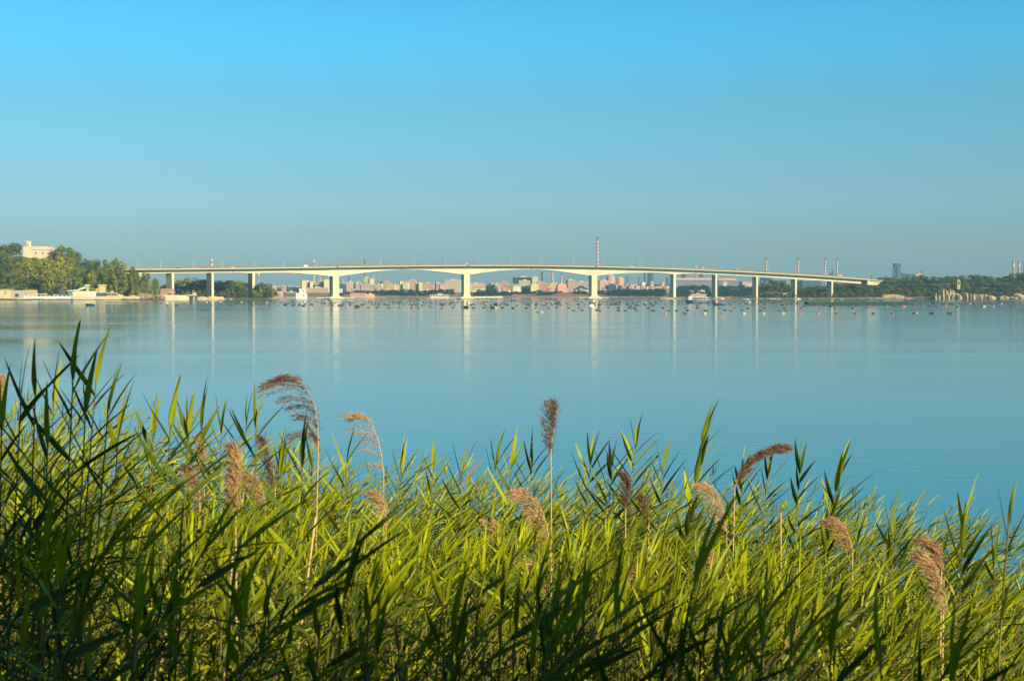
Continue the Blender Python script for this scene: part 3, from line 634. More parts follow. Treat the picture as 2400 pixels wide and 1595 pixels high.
# white villa on the water
def villa():
    Y = 2450; s = Y / FP; x0 = atx(694, Y); e = empty('villa', (x0, Y, 0), R(10), 'white three-storey villa with dark windows standing on the water left of the first large pier', 'house')
    u = lambda p: (p - 694) * s * 1.0; zf = lambda py: atz(py, Y)
    b = MB(); b.box(0, u(720), 0, 12, -1, zf(687)); b.box(u(703.5), u(716), .6, 11, zf(687) - .02, zf(677.5)); b.box(u(701.5), u(706), 1.2, 8, zf(687) - .01, zf(675.5)); b.build('wall', M_WHITE, e)
    b = MB(); b.box(-.4, u(720) + .4, -.4, 12.4, zf(687) + .01, zf(687) + .35); b.box(u(703.5) - .1, u(716) + .3, .3, 11.3, zf(677.5), zf(677.5) + .3); b.build('roof_terrace', bm('cream'), e)
    for px, py, w_, h_ in [(709.5, 681.5, 1.6, 2.0), (711.8, 681.5, 1.6, 2.0), (708, 692, 1, 2.2), (711, 692, 1.4, 2.4), (713, 692, 1.2, 2.4), (716.5, 691, 1, 1.6), (703.3, 692.5, 1.0, 5.5), (698.5, 692, 1.6, 2.5)]:
        o_ = link('window', winmesh(w_, h_), e); o_.location = (u(px), .6 if py < 686 else 0, zf(py) - h_ / 2)
    b = MB(); b.box(-2, u(722), -3, 0, -1, .8); b.build('terrace', bm('beige'), e)
villa()
# ------------------------------------------------------------------ industry behind the town
M_STR = None
def stack(px, yt, wpx, kind, label, Y=5000, name='chimney', bands=9, group=None):
    x = atx(px, Y); z0 = 12; zt = atz(yt, Y); r0 = wpx * Y / FP / 2; H = zt - z0
    e = empty(name, (x, Y, z0), 0, label, 'chimney', group)
    red = mat('stack_red', (.44, .19, .16), .8, .1, .05); wh = mat('stack_white', (.66, .53, .46), .8, .1, .05); dk = mat('stack_dark', (.10, .10, .13), .8, .1, .05); br = mat('stack_brown', (.42, .24, .20), .8, .1, .05)
    gr = mat('stack_green', (.42, .50, .34), .8, .1, .05)
    lerp = lambda t: r0 * (1.15 - .3 * t)
    def seg(t0, t1, m_, nm):
        b = MB(); b.tube([(0, 0, H * t0), (0, 0, H * t1)], [lerp(t0), lerp(t1)], 12); b.build(nm, m_, e, smooth=False)
    if kind == 'dark': seg(0, 1, dk, 'shaft'); b = MB(); b.tube([(0, 0, H * .96), (0, 0, H * .975)], [r0 * 1.25] * 2, 12); b.build('platform', dk, e)
    else:
        base = {'big': .42, 'striped': .40, 'short': .72, 'green': .55}[kind]
        seg(0, base, {'green': gr}.get(kind, br), 'shaft')
        cap = .955 if kind in ('big', 'striped') else 1.0
        for i in range(bands):
            a = base + (cap - base) * i / bands; c = base + (cap - base) * (i + 1) / bands
            seg(a, c, wh if i % 2 else red, 'painted_band')
        if cap < 1: seg(cap, 1, dk, 'chimney_top')
    return e
stack(1400, 555, 5.2, 'big', 'tallest red and white banded chimney rising above the bridge right of the third large pier', bands=17)
stack(1795, 604, 5.2, 'striped', 'striped chimney left of the pair, above the falling right part of the bridge', bands=11)
stack(1870, 605, 4.8, 'striped', 'striped chimney standing alone behind the seventh pier', bands=13)
stack(1933, 604, 4.8, 'striped', 'left chimney of the close striped pair near the right end of the bridge', bands=13)
stack(1961, 606, 4.4, 'striped', 'right chimney of the close striped pair near the right end of the bridge', bands=15)
stack(497, 606, 7, 'short', 'stubby red and white chimney top above the second pier at left', bands=4)
stack(736, 608, 5, 'green', 'red and white chimney top above the bridge with a greenish shaft below', bands=6)
stack(606.5, 634, 5, 'green', 'greenish shaft with a pink top just right of the fourth pier', bands=2)
stack(1295, 634, 5, 'striped', 'red and white stack above the left coral cube', bands=9)
stack(1316, 642, 4.4, 'striped', 'shorter red and white stack above the right coral cube', bands=7)
stack(1630, 623, 5, 'short', 'pinkish stack crossing the bridge deck right of the fourth pier', bands=4)
stack(1645, 618, 5.6, 'short', 'stack with a red top and white band above the bridge right of the fourth pier', bands=3)
stack(1603, 649, 2.4, 'striped', 'very thin red and white mast between the fourth and fifth piers', bands=7)
stack(1270.5, 636, 5, 'dark', 'dark stack left of the red and white stacks over the coral cubes')
stack(818, 607, 2.6, 'dark', 'thin dark stack above the bridge right of the first large pier')
stack(855, 608, 3.4, 'dark', 'dark stack behind the green and yellow buildings')
stack(890, 604, 2.6, 'short', 'very thin pale red mast above the bridge', bands=5)
stack(876, 640, 3, 'striped', 'thin pinkish mast beside the yellow-green building')
stack(1511, 634, 5.4, 'dark', 'dark stack behind the low houses, left of the blue tower')
stack(1470, 646, 4, 'dark', 'short dark stack right of the pink storage tanks')
stack(1497, 647, 3.2, 'dark', 'small dark stack between the tanks and the blue tower')
stack(1564, 650, 6, 'dark', 'squat dark stack just left of the fourth pier')
stack(750, 645, 4, 'short', 'pale pink stack above the large apartment block')
stack(770, 646, 3, 'short', 'thin pale stack touching the first large pier')
stack(804, 654, 4, 'short', 'tiny pink stack right of the first large pier')
stack(822, 654, 4, 'short', 'tiny pink stack above the stepped beige tower')
stack(841, 655, 3.4, 'short', 'tiny pink stack left of the green building')
for px in (2374, 2387): stack(px, 611, 6.4, 'short', 'chimney above the right headland, ' + ('leftmost' if px < 2380 else 'middle one') + ' of three', bands=3)
stack(2400, 611, 6.4, 'short', 'chimney above the right headland, cut by the right edge of the photo', bands=3)
stack(1950, 632, 3.5, 'dark', 'short dark stack between the close striped pair')
stack(2041, 645, 3, 'dark', 'tiny dark stack above the trees at the right end of the bridge')
def tank(px, wpx, yt, c, label):
    Y = 4800; r0 = wpx * Y / FP / 2; H = atz(yt, Y) - 12; e = empty('storage_tank', (atx(px, Y), Y, 12), 0, label, 'storage tank')
    b = MB(); b.tube([(0, 0, 0), (0, 0, H * .9)], [r0, r0], 20); b.build('shell', bm(c), e, smooth=False)
    b = MB(); b.tube([(0, 0, H * .9), (0, 0, H)], [r0 * 1.02, r0 * .3], 20); b.build('roof', bm('pink'), e)
tank(1431, 20, 643, 'pink', 'wide pink storage tank right of the third large pier'); tank(1453, 17, 648, 'orange', 'orange-pink storage tank, right one of the two')
tank(1965, 20, 642, 'pink', 'round pink tank beside the close striped chimneys')
def frame_tower(px, wpx, yt, label, c='blue'):
    Y = 4800; W = wpx * Y / FP; H = atz(yt, Y) - 12; e = empty('furnace_tower', (atx(px, Y), Y, 12), R(10), label, 'furnace tower'); M_ = mat('steel_' + c, (.05, .10, .18), .7, .2, .05)
    b = MB()
    for sx in (-1, 1):
        for sy in (-1, 1): b.tube([(sx * W * .58, sy * W * .4, 0), (sx * W * .44, sy * W * .34, H)], [W * .09, W * .07], 6)
    n_ = max(3, int(H / 14))
    for i in range(1, n_ + 1): z = H * i / n_; w2 = W * (.58 - .14 * i / n_); b.box(-w2, w2, -W * .38, W * .38, z - 2.2, z)
    b.build('frame', M_, e); b = MB(); b.tube([(0, 0, 0), (0, 0, H * .55), (0, 0, H * .75), (0, 0, H * .96)], [W * .40, W * .34, W * .24, W * .3], 12); b.build('furnace', M_, e)
    b = MB(); b.box(-W * .4, W * .5, -W * .3, W * .3, H * .9, H * 1.0); b.build('head_platform', M_, e)
    return e
frame_tower(2101, 14, 617, 'tall blue steelworks tower above the wood on the right headland')
frame_tower(1524, 11, 637, 'blue steelworks tower left of the fourth pier')
frame_tower(1602, 9, 641, 'blue framed tower right of the fourth pier')
frame_tower(1643.5, 7, 641, 'small light blue tower under the bridge deck right of the fourth pier')
frame_tower(1795, 22, 651, 'wide blue plant tower behind the sixth and seventh piers')
frame_tower(1948, 7, 640, 'small dark tower left of the round pink tank')
def hall(x0, x1, yt, Y, c, label, band=True, z0=12):
    xa, xb = atx(x0, Y), atx(x1, Y); H = atz(yt, Y) - z0; e = empty('factory_hall', ((xa + xb) / 2, Y, z0), R(3), label, 'factory hall'); W = (xb - xa) / 2
    b = MB(); b.box(-W, W, 0, 60, 0, H * (.86 if band else .97)); b.build('wall', bm(c), e)
    b = MB(); b.box(-W - 1, W + 1, -1.5, 61, H * (.86 if band else .97), H); b.build('roof', bm('orange' if band else 'grey'), e)
hall(1584, 1668, 651, 4600, 'dusk', 'long mauve factory hall with an orange roof edge between the fourth and fifth piers')
hall(1684, 1725, 652, 4620, 'dusk', 'mauve factory hall with an orange roof edge right of the fifth pier')
hall(1812, 1842, 655, 4700, 'blue', 'low blue factory hall right of the wide plant tower', False)
hall(1880, 1925, 657, 4700, 'blue', 'pale blue hall between the seventh and eighth piers', False)
hall(1470, 1575, 665, 4300, 'darkblue', 'long low dark blue hall behind the low houses', False)
hall(1740, 1762, 659, 4500, 'pink', 'low pink hall left of the sixth pier', False)
cv = empty('conveyor', (atx(2109, 4800), 4800, 12), 0, 'sloping pinkish conveyor gallery right of the tall blue tower', 'conveyor')
b = MB(); za = atz(643, 4800) - 12; L = 48 * 4800 / FP
b.tube([(0, 0, za), (L, 0, za - 5)], [5, 5], 6); b.build('gallery', MATS['steel_blue'], cv)
b = MB(); b.tube([(L * .2, 0, za - 30), (L * 1.0, 0, za + 5)], [6, 6], 6); b.build('inclined_gallery', bm('pink'), cv)
b = MB()
for t_ in (.15, .5, .85): b.tube([(L * t_, 0, -2), (L * t_, 0, za - 3)], [1.6, 1.6], 5)
b.tube([(L * 1.02, 0, 0), (L * 1.02, 0, za + 14)], [3, 2.4], 6); b.build('trestle', MATS['steel_blue'], cv)

# ------------------------------------------------------------------ left shore
YL = 1664
def wbox(name, x0, x1, yt, yb, Y, dp, m_, parent=None, base=None):
    b = MB(); b.box(atx(x0, Y), atx(x1, Y), Y, Y + dp, atz(yb, Y) if base is None else base, atz(yt, Y)); return b.build(name, m_, parent)
M_OCH = mat('ochre_stone', (.66, .52, .34), .9, .2, .3, bump=.2); M_ROCK = mat('shore_rock', (.34, .24, .17), .95, .45, .25, bump=.5); M_PALE = mat('pale_limestone', (.52, .40, .23), .95, .4, .12, bump=.5)
e = empty('sea_wall', (0, 0, 0), 0, 'bright white sea wall with short posts on the left shore', 'wall')
wbox('wall', 56, 167, 694.2, 703, YL, 1.2, M_WHITE, e, -1); pm = None
for i in range(12):
    px = 57 + i * 9.9; Z = atz(694.2, YL)
    b = MB(); b.box(atx(px, YL) - .35, atx(px, YL) + .35, YL + .2, YL + .9, Z, Z + 1.6); b.build('post', M_WHITE, e)
b = MB(); b.box(atx(56, YL), atx(167, YL), YL + .45, YL + .6, atz(694.2, YL) + 1.05, atz(694.2, YL) + 1.2); b.build('rail', M_WHITE, e)
e = empty('jetty', (0, 0, 0), 0, 'long pale stone quay between the white wall and the rocks on the left shore', 'quay')
wbox('platform', 168, 328, 694.0, 703, YL, 26, M_OCH, e, -1); wbox('step', 172, 285, 699.5, 704, YL - 2.5, 2.4, M_OCH, e, -1)
e = empty('jetty', (0, 0, 0), 0, 'low ochre quay at the far left edge of the shore', 'quay'); wbox('platform', -60, 56, 697, 703, YL, 30, M_OCH, e, -1)
e = empty('beach_house', (0, 0, 0), 0, 'ochre walled house with a dark door at the left edge', 'house')
wbox('wall', -30, 24, 679, 700, YL + 6, 10, M_OCH, e); wbox('door', 12, 14, 682, 690.5, YL + 5.9, .4, M_WIN, e); wbox('roof', -31, 25, 678.2, 679, YL + 5.4, 11, bm('cream'), e)
wbox('hedge', 4, 18, 675.5, 678.2, YL + 8, 5, FOL['olive'], e)
e = empty('courtyard_wall', (0, 0, 0), 0, 'grey-brown courtyard wall between the ochre house and the white sea wall', 'wall')
wbox('wall', 24, 59, 680, 698, YL + 12, 2, bm('grey'), e); wbox('gate', 36, 44, 688, 696, YL + 11.7, .6, bm('blue'), e)
building(58, 83, 684, 696, YL + 18, 'ochre', 'low tan pavilion behind the left half of the white sea wall', rot=-6, roof='barrel', rc='ochre', floors=0, depth=9, name='pavilion', base=.5)
def canopy(x0, x1, yt, yb, Y, c, label):
    e = empty('canopy', (0, 0, 0), 0, label, 'canopy'); b = MB(); b.box(atx(x0, Y), atx(x1, Y), Y, Y + 4, atz(yt + 1.4, Y), atz(yt, Y)); b.build('roof', M_WHITE, e)
    for px in (x0 + .6, x1 - .6):
        for dy in (.3, 3.6): b = MB(); b.tube([(atx(px, Y), Y + dy, atz(yb, Y)), (atx(px, Y), Y + dy, atz(yt + 1.3, Y))], [.16, .16], 5); b.build('post', M_WHITE, e)
canopy(85, 98, 688, 697, YL + 4, 0, 'larger white canopy behind the white sea wall'); canopy(102, 110, 687.6, 697, YL + 4, 0, 'smaller white canopy behind the white sea wall')
e = empty('kiosk', (0, 0, 0), 0, 'small red kiosk behind the posts of the white sea wall', 'kiosk'); wbox('body', 128, 135, 690.5, 697, YL + 3, 3, mat('red_paint', (.45, .07, .05), .7), e); wbox('roof', 127.4, 135.6, 689.6, 690.5, YL + 2.6, 3.8, M_WHITE, e)
def dome(px, wpx, yt, Y, m_, label, nm='awning', cat='awning'):
    r0 = wpx / 2 * Y / FP; z0 = atz(697, Y); H = atz(yt, Y) - z0; b = MB(); n_ = 12; k = 6
    for j in range(k + 1):
        a = math.pi / 2 * j / k
        b.v += [(atx(px, Y) + r0 * math.cos(a) * math.cos(2 * math.pi * i / n_), Y + r0 * math.cos(a) * math.sin(2 * math.pi * i / n_), z0 + H * (.35 + .65 * math.sin(a))) for i in range(n_)]
    b.v = [(x, y, z0 if i < n_ else z) for i, (x, y, z) in enumerate(b.v)]
    b.f = [(j * n_ + i, j * n_ + (i + 1) % n_, (j + 1) * n_ + (i + 1) % n_, (j + 1) * n_ + i) for j in range(k) for i in range(n_)]; b.mi = [0] * len(b.f)
    tag(b.build(nm, m_, smooth=True), label, cat)
M_AWN = mat('dark_canvas', (.07, .09, .12), .8, .3, .5)
dome(146, 24, 677.5, YL + 12, M_AWN, 'large dark rounded awning behind the right end of the white wall'); dome(164, 15, 682, YL + 8, mat('teal_canvas', (.10, .22, .26), .8, .3, .5), 'small teal rounded awning beside the cream beach building')
e = empty('beach_building', (0, 0, 0), 0, 'cream beach building with a sloping white roof and a ribbed wall', 'building')
b = MB(); X = lambda p: atx(p, YL + 8); Zz = lambda p: atz(p, YL + 8)
b.add([(X(166), YL + 8, Zz(697)), (X(200), YL + 8, Zz(697)), (X(200), YL + 8, Zz(682)), (X(176), YL + 8, Zz(681)), (X(170), YL + 8, Zz(685)), (X(166), YL + 20, Zz(697)), (X(200), YL + 20, Zz(697)), (X(200), YL + 20, Zz(682)), (X(176), YL + 20, Zz(681)), (X(170), YL + 20, Zz(685))],
      [(0, 1, 2, 3, 4), (9, 8, 7, 6, 5), (0, 4, 9, 5), (4, 3, 8, 9), (3, 2, 7, 8), (2, 1, 6, 7)]); b.build('wall', bm('cream'), e)
b = MB()
for i in range(12): a = 200 + i * 1.85; b.tube([(X(a + .9), YL + 8, Zz(696)), (X(a + .9), YL + 8, Zz(682.6))], [.5, .5], 8)
b.box(X(200), X(222), YL + 8.1, YL + 18, Zz(697), Zz(682.3)); b.build('ribbed_wall', bm('white'), e)
b = MB(); b.add([(X(158), YL + 7, Zz(680.6)), (X(182), YL + 7, Zz(678.6)), (X(200), YL + 7, Zz(671)), (X(200), YL + 7, Zz(675.5)), (X(182), YL + 7, Zz(681)), (X(158), YL + 7, Zz(682.2)),
               (X(158), YL + 20, Zz(680.6)), (X(182), YL + 20, Zz(678.6)), (X(200), YL + 20, Zz(671)), (X(200), YL + 20, Zz(675.5)), (X(182), YL + 20, Zz(681)), (X(158), YL + 20, Zz(682.2))],
      [(0, 5, 4, 1), (1, 4, 3, 2), (6, 7, 10, 11), (7, 8, 9, 10), (0, 1, 7, 6), (1, 2, 8, 7), (2, 3, 9, 8), (3, 4, 10, 9), (4, 5, 11, 10), (5, 0, 6, 11)]); b.build('sloping_roof', M_WHITE, e)
b = MB(); b.box(X(202.5), X(207), YL + 9, YL + 12, Zz(683), Zz(669)); b.build('water_tower_shaft', bm('green'), e); b = MB(); b.box(X(200), X(209), YL + 8, YL + 13, Zz(669.5), Zz(667)); b.build('tower_top', M_WHITE, e)
e = empty('cabin', (0, 0, 0), 0, 'pale yellow ribbed cabin with a flat overhanging roof', 'cabin'); YC = YL + 22; X = lambda p: atx(p, YC); Zz = lambda p: atz(p, YC)
b = MB(); b.box(X(232), X(245), YC, YC + 8, Zz(692), Zz(669)); b.box(X(225), X(232), YC + .5, YC + 7, Zz(692), Zz(675.5), taper=.1)
for i in range(9): b.tube([(X(226 + i * 2.2), YC, Zz(684)), (X(226 + i * 2.2), YC, Zz(677 if i < 3 else 670))], [.3, .3], 6)
b.build('wall', bm('yellow'), e); b = MB(); b.box(X(230.5), X(247), YC - .8, YC + 9, Zz(669), Zz(667)); b.build('roof', bm('cream'), e)
b = MB(); b.tube([(X(240.5), YC + 3, Zz(667)), (X(240.5), YC + 3, Zz(663.5))], [.12, .08], 5); b.build('antenna', M_POLE, e)
building(224, 250, 685, 695, YL + 14, 'blue', 'low dark hut below the yellow cabin', rot=3, floors=0, depth=6, name='hut', cat='hut', base=.5)
building(250, 274, 686, 695, YL + 16, 'grey', 'low grey hut with dark openings right of the yellow cabin', rot=3, floors=1, cols=4, win=(2.2, 2.2), depth=6, name='hut', cat='hut', base=.5)
for px, yt, lb in ((273.5, 661, 'tall thin pole on the left quay'), (312, 667, 'shorter thin pole on the left quay near the rocks'), (167, 654, 'thin lamp post under the left trees')):
    e = empty('mast_pole', (atx(px, YL + 12), YL + 12, atz(695, YL + 12)), 0, lb, 'pole'); H = atz(yt, YL + 12) - e.location.z
    b = MB(); b.tube([(0, 0, 0), (0, 0, H)], [.14, .1], 6); b.build('pole', M_POLE, e); b = MB(); b.box(-.45, .45, -.3, .3, H, H + .5, taper=.3); b.build('pole_cap', M_WHITE, e)
def rock(px0, px1, yt, yb, Y, m_, label, seed, dp=14, steep=.5, group=None, name='rock', cat='rock', n1=18, rough=.22, vert=False, tag_=True):
    xa, xb = atx(px0, Y), atx(px1, Y); zt = atz(yt, Y); zb = atz(yb, Y) - 1.5; b = MB(); nu, nv = n1, 12
    for i in range(nu + 1):
        for j in range(nv + 1):
            u = i / nu * 2 * math.pi; v = j / nv
            pr = (1 - v ** (1 / max(.05, 1 - steep))) if not vert else (1 - .45 * v ** 1.5 if v < .97 else 0)
            if not vert: pr = math.sqrt(max(0, 1 - v ** (2 + 4 * steep)))
            d = 1 + rough * (nz(math.cos(u) * 1.6 + seed * 7.1, math.sin(u) * 1.6, v * (0.8 if vert else 2.5)) * 2 + (nz(math.cos(u) * 5 + seed, math.sin(u) * 5, v * (1.2 if vert else 6)) * 1.0))
            b.v.append(((xa + xb) / 2 + (xb - xa) / 2 * math.cos(u) * pr * d, Y + dp / 2 + dp / 2 * math.sin(u) * pr * d, zb + (zt - zb) * v * (1 + .12 * nz(u * 1.2 + seed, v * 3, 5))))
    b.f = [(i * (nv + 1) + j, ((i + 1) % nu) * (nv + 1) + j, ((i + 1) % nu) * (nv + 1) + j + 1, i * (nv + 1) + j + 1) for i in range(nu) for j in range(nv)]; b.mi = [0] * len(b.f)
    o_ = b.build(name, m_, smooth=False)
    return tag(o_, label, cat, group)
rock(312, 356, 686.5, 702, YL + 2, M_ROCK, 'large rounded brown rock at the end of the left quay', 1, 20)
rock(350, 382, 689.5, 702, YL + 6, M_ROCK, 'smaller rounded brown rock beside the large one on the left shore', 2, 16)
for i, (a, c, t_) in enumerate([(273, 284, 689), (279, 290, 691), (300, 322, 692), (374, 392, 698)]): rock(a, c, t_, 700 if i < 3 else 702, YL + 6 if i < 3 else YL + 20, M_OCH, ['taller pale boulder on the left quay', 'shorter pale boulder on the left quay', 'flat pale ledge left of the large brown rock', 'flat low rock below the pink house'][i], 10 + i, 6)
# old building on the hill
YB = 1872; e = empty('hilltop_mansion', (0, 0, 0), 0, 'cream hilltop mansion with a round crenellated tower at the left', 'mansion'); X = lambda p: atx(p, YB); Zz = lambda p: atz(p, YB)
M_MAN = mat('mansion_plaster', (.74, .60, .44), .9, .14, .1)
b = MB(); b.box(X(56), X(116), YB, YB + 22, Zz(606), Zz(584.5)); b.build('wall', M_MAN, e)
b = MB(); b.box(X(75.5), X(117.2), YB - .8, YB + 22.8, Zz(584.5), Zz(582.8)); b.build('cornice', bm('cream'), e)
b = MB(); b.box(X(76), X(116.6), YB - .2, YB + 22.2, Zz(582.8), Zz(577.6)); b.build('parapet', M_MAN, e)
b = MB(); b.box(X(56.4), X(75.8), YB + .3, YB + 21, Zz(584.5), Zz(577.2)); b.build('side_wing', M_MAN, e)
tw = MB(); cx_ = X(65.5); r_ = (X(72) - X(58.5)) / 2
tw.tube([(cx_, YB + r_, Zz(580)), (cx_, YB + r_, Zz(568.5)), (cx_, YB + r_, Zz(568.2)), (cx_, YB + r_, Zz(566.4))], [r_, r_, r_ * 1.08, r_ * 1.08], 12); t_ = tw.build('tower', M_MAN, e)
for i in range(8):
    a = i / 8 * 6.283 + .2; b = MB(); b.box(cx_ + math.cos(a) * r_ * .92 - .75, cx_ + math.cos(a) * r_ * .92 + .75, YB + r_ + math.sin(a) * r_ * .92 - .75, YB + r_ + math.sin(a) * r_ * .92 + .75, Zz(566.5), Zz(564.6)); b.build('merlon', M_MAN, t_)
b = MB(); b.box(cx_ - .5 + 1.1, cx_ + .6 + 1.1, YB - .15, YB + .6, Zz(576.5), Zz(571.5)); b.build('slit_window', M_WIN, t_)
for px, py in ((102.5, 594.8), (86, 594.5)):
    o_ = link('window', winmesh(2, 2.2), e); o_.location = (X(px), YB, Zz(py))
building(-8, 9, 577, 590, 1895, 'beige', 'small pale rooftop showing above trees at the far left', rot=5, floors=0, name='house', cat='house')
# pink house and landing right of the rocks
YP = 1752
q = MB(); q.box(atx(372, YP), atx(443, YP), YP, YP + 34, -1, atz(691.3, YP)); tag(q.build('quay', bm('cream')), 'pale terrace quay in front of the pink house', 'quay')
building(376, 405, 681, 693, YP + 10, 'pink', 'pink house with a dark gabled roof on the shore beside the rocks', rot=-8, roof='gable', rc='brown', floors=1, cols=4, win=(1.2, 2.2), depth=10, name='house', cat='house', base=.6)
building(399, 407, 685, 693, YP + 6, 'coral', 'small coral annex in front of the pink house', rot=-5, floors=1, cols=2, win=(.9, 1.6), depth=4, name='house', cat='house', base=.5)
canopy(444, 460, 690, 697, YP + 8, 0, 'pale teal-white canopy on the landing stage'); building(452, 459, 685.5, 692, YP + 14, 'green', 'small turquoise kiosk beside the second bridge pier', rot=0, floors=0, depth=4, name='kiosk', cat='kiosk', base=.5)
e = empty('landing_stage', (0, 0, 0), 0, 'dark wooden landing stage on piles left of the third pier', 'pier'); b = MB(); b.box(atx(438, YP), atx(462, YP), YP, YP + 10, atz(694, YP), atz(692.8, YP)); b.build('planking', M_BARK, e)
for i in range(6): b = MB(); b.tube([(atx(440 + i * 4, YP), YP + 1, -1), (atx(440 + i * 4, YP), YP + 1, atz(694, YP))], [.3, .3], 6); b.build('pile', M_BARK, e)
for i, (a, c, t_) in enumerate([(458, 486, 694.5), (480, 512, 694), (504, 524, 695), (525, 550, 697.5), (548, 575, 698), (600, 622, 698), (618, 648, 697.5)]):
    rock(a, c, t_, 700.5, YP + 10 + i * 8, M_OCH if i < 3 else M_ROCK, 'low rocky islet under the left piers', 20 + i, 12, group='low rocks along the waterline under the left piers')
# rocks of centre right and the right shore
for i, (a, c, t_, Y_) in enumerate([(1548, 1578, 697, 2060), (1560, 1600, 696, 2075), (1672, 1700, 696.5, 2085), (1695, 1716, 695, 2110), (1738, 1760, 699, 2080), (1755, 1800, 698.5, 2090), (1795, 1830, 699, 2095), (1850, 1885, 699, 2098), (1860, 1880, 697.5, 2105)]):
    rock(a, c, t_, 701.5, Y_, M_ROCK if i % 2 else M_OCH, 'low flat rock on the waterline under the right piers', 40 + i, 14, group='low rocks along the waterline under the right piers')
for i, (a, c, t_, Y_) in enumerate([(1890, 1915, 697.5, 2100), (1915, 1945, 699, 2100), (1940, 1962, 697, 2100), (2005, 2030, 697, 2106), (2028, 2050, 696.5, 2106), (2048, 2072, 696, 2106), (2064, 2122, 689.5, 2112), (2118, 2142, 697.5, 2104), (2176, 2196, 701, 2098)]):
    rock(a, c, t_, 701.5, Y_, M_ROCK if i not in (6, 7) else M_PALE, 'low brown rock on the shore of the right headland' if i != 6 else 'broad domed ochre rock on the shore of the right headland', 60 + i, 16, group=None if i == 6 else 'low brown rocks on the right headland shore')
cl = [(2193, 2200, 684), (2199, 2212, 690), (2203, 2213, 679), (2209, 2226, 678), (2224, 2244, 679), (2236, 2256, 689), (2245, 2256, 692), (2257, 2266, 688), (2261, 2272, 686), (2269, 2281, 687), (2280, 2298, 689), (2294, 2304, 690), (2303, 2324, 689), (2316, 2335, 692), (2330, 2345, 697), (2344, 2357, 694), (2352, 2372, 693), (2366, 2382, 695), (2378, 2402, 686), (2398, 2425, 692), (2420, 2450, 690)]
for i, (a, c, t_) in enumerate(cl):
    Y_ = 2092 + (i * 7 % 5) * 3
    rock(a - 1.5, c + 1.5, t_, 707 if i < 30 else 700, Y_, M_PALE, 'pale limestone cliff pillar on the right headland shore', 80 + i, 26, group='pale limestone cliffs of the right headland', name='cliff', cat='cliff', n1=20, rough=.30, vert=(i < 14), )
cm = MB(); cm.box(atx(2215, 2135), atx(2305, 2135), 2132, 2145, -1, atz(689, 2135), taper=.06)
tag(cm.build('cliff', mat('shaded_cliff', (.20, .17, .12), .95, .3, .1)), 'dark recessed cliff wall behind the pale limestone pillars', 'cliff')  # colour darkened for the shade between the pillars
for i, (a, c, t_) in enumerate([(2198, 2262, 686), (2250, 2332, 691), (2322, 2402, 695), (2392, 2470, 692)]):
    rock(a, c, t_, 704, 2108, M_PALE, ['broad pale cliff face behind the tallest limestone pillars', 'low pale cliff face right of the tallest limestone pillars', 'low pale cliff face under the wood near the right edge', 'pale cliff face cut by the right edge of the photo'][i], 120 + i, 20, name='cliff', cat='cliff', n1=40, rough=.12, vert=True)
e = empty('ruined_tower', (atx(2246.5, 2150), 2150, atz(672, 2150)), 0, 'small ruined limestone tower with an opening above the pale cliffs', 'ruin'); b = MB(); h_ = atz(657, 2150) - atz(674, 2150)
b.box(-2.3, -1.2, 0, 4, -4, h_); b.box(1.2, 2.3, 0, 4, -4, h_ * .9); b.box(-1.2, 1.2, 0.05, 3.95, h_ * .75, h_ * .97); b.box(-1.2, 1.2, 0.05, 3.95, -4, h_ * .35); b.build('wall', M_PALE, e)
b = MB(); b.box(-1.2, 1.2, 3, 3.8, h_ * .35, h_ * .75); b.build('recess', M_WIN, e)

# ------------------------------------------------------------------ boats, rafts, buoys
M_NAVY = mat('blue_hull_paint', (.02, .07, .19), .5, .15, .5, spec=.5); M_LBLUE = mat('light_blue_paint', (.20, .42, .62), .5, .15, .5); M_WOODB = mat('boat_wood', (.30, .18, .10), .8, .3, .5)
def hull(L, B, H, m_, parent, bowup=.5, sheer=.25, n_=12):
    b = MB(); k = 7
    for i in range(n_ + 1):
        t = i / n_; x = -L / 2 + L * t            # bow at -x
        wv = B / 2 * (math.sin(min(1, t / .42) * math.pi / 2) ** .8) * (1 - .12 * max(0, t - .6) / .4)
        top = H * (1 + bowup * (1 - t) ** 2.2 + sheer * .2 * t); rake = (1 - t) * 0.0
        for j in range(k):
            s = -1 + 2 * j / (k - 1); a = abs(s); bt = (a ** .45)
            b.v.append((x + (L * .10 * (1 - a) * (1 if i == 0 else max(0, 1 - i / 3))), math.copysign(max(wv, .03) * bt, s), top * a ** 1.6 - .35 * (1 - a)))
    b.f = [(i * k + j, (i + 1) * k + j, (i + 1) * k + j + 1, i * k + j + 1) for i in range(n_) for j in range(k - 1)]
    b.f += [(i * k, (i + 1) * k, (i + 1) * k + k - 1, i * k + k - 1)[::-1] for i in range(n_)]
    b.f += [tuple(n_ * k + j for j in range(k))]; b.mi = [0] * len(b.f)
    # deck slightly below rim reads as a deck
    return b.build('hull', m_, parent)
YF = 1085
e = empty('fishing_boat', (atx(1633, YF), YF, 0), R(4), 'blue wooden fishing boat with a long white canopy frame between the fourth and fifth piers', 'boat')
hull(20, 5, 1.9, M_NAVY, e, .75)
b = MB(); b.box(-7, -3.9, -1.5, 1.5, 2.0, 5.3, taper=.08); wh = b.build('wheelhouse', bm('cream'), e)
b = MB(); b.box(-7.06, -3.86, -1.3, 1.3, 3.7, 4.6); b.build('window', M_WIN, wh)
b = MB(); b.box(-4.6, 8.0, -2.1, 2.1, 4.3, 4.55); b.build('canopy', M_WHITE, e)
for x_ in (-3.6, .6, 4.6, 7.6):
    for y_ in (-2, 2): b = MB(); b.tube([(x_, y_, 1.9), (x_, y_, 4.3)], [.16, .14], 6); b.build('canopy_post', M_WHITE, e)
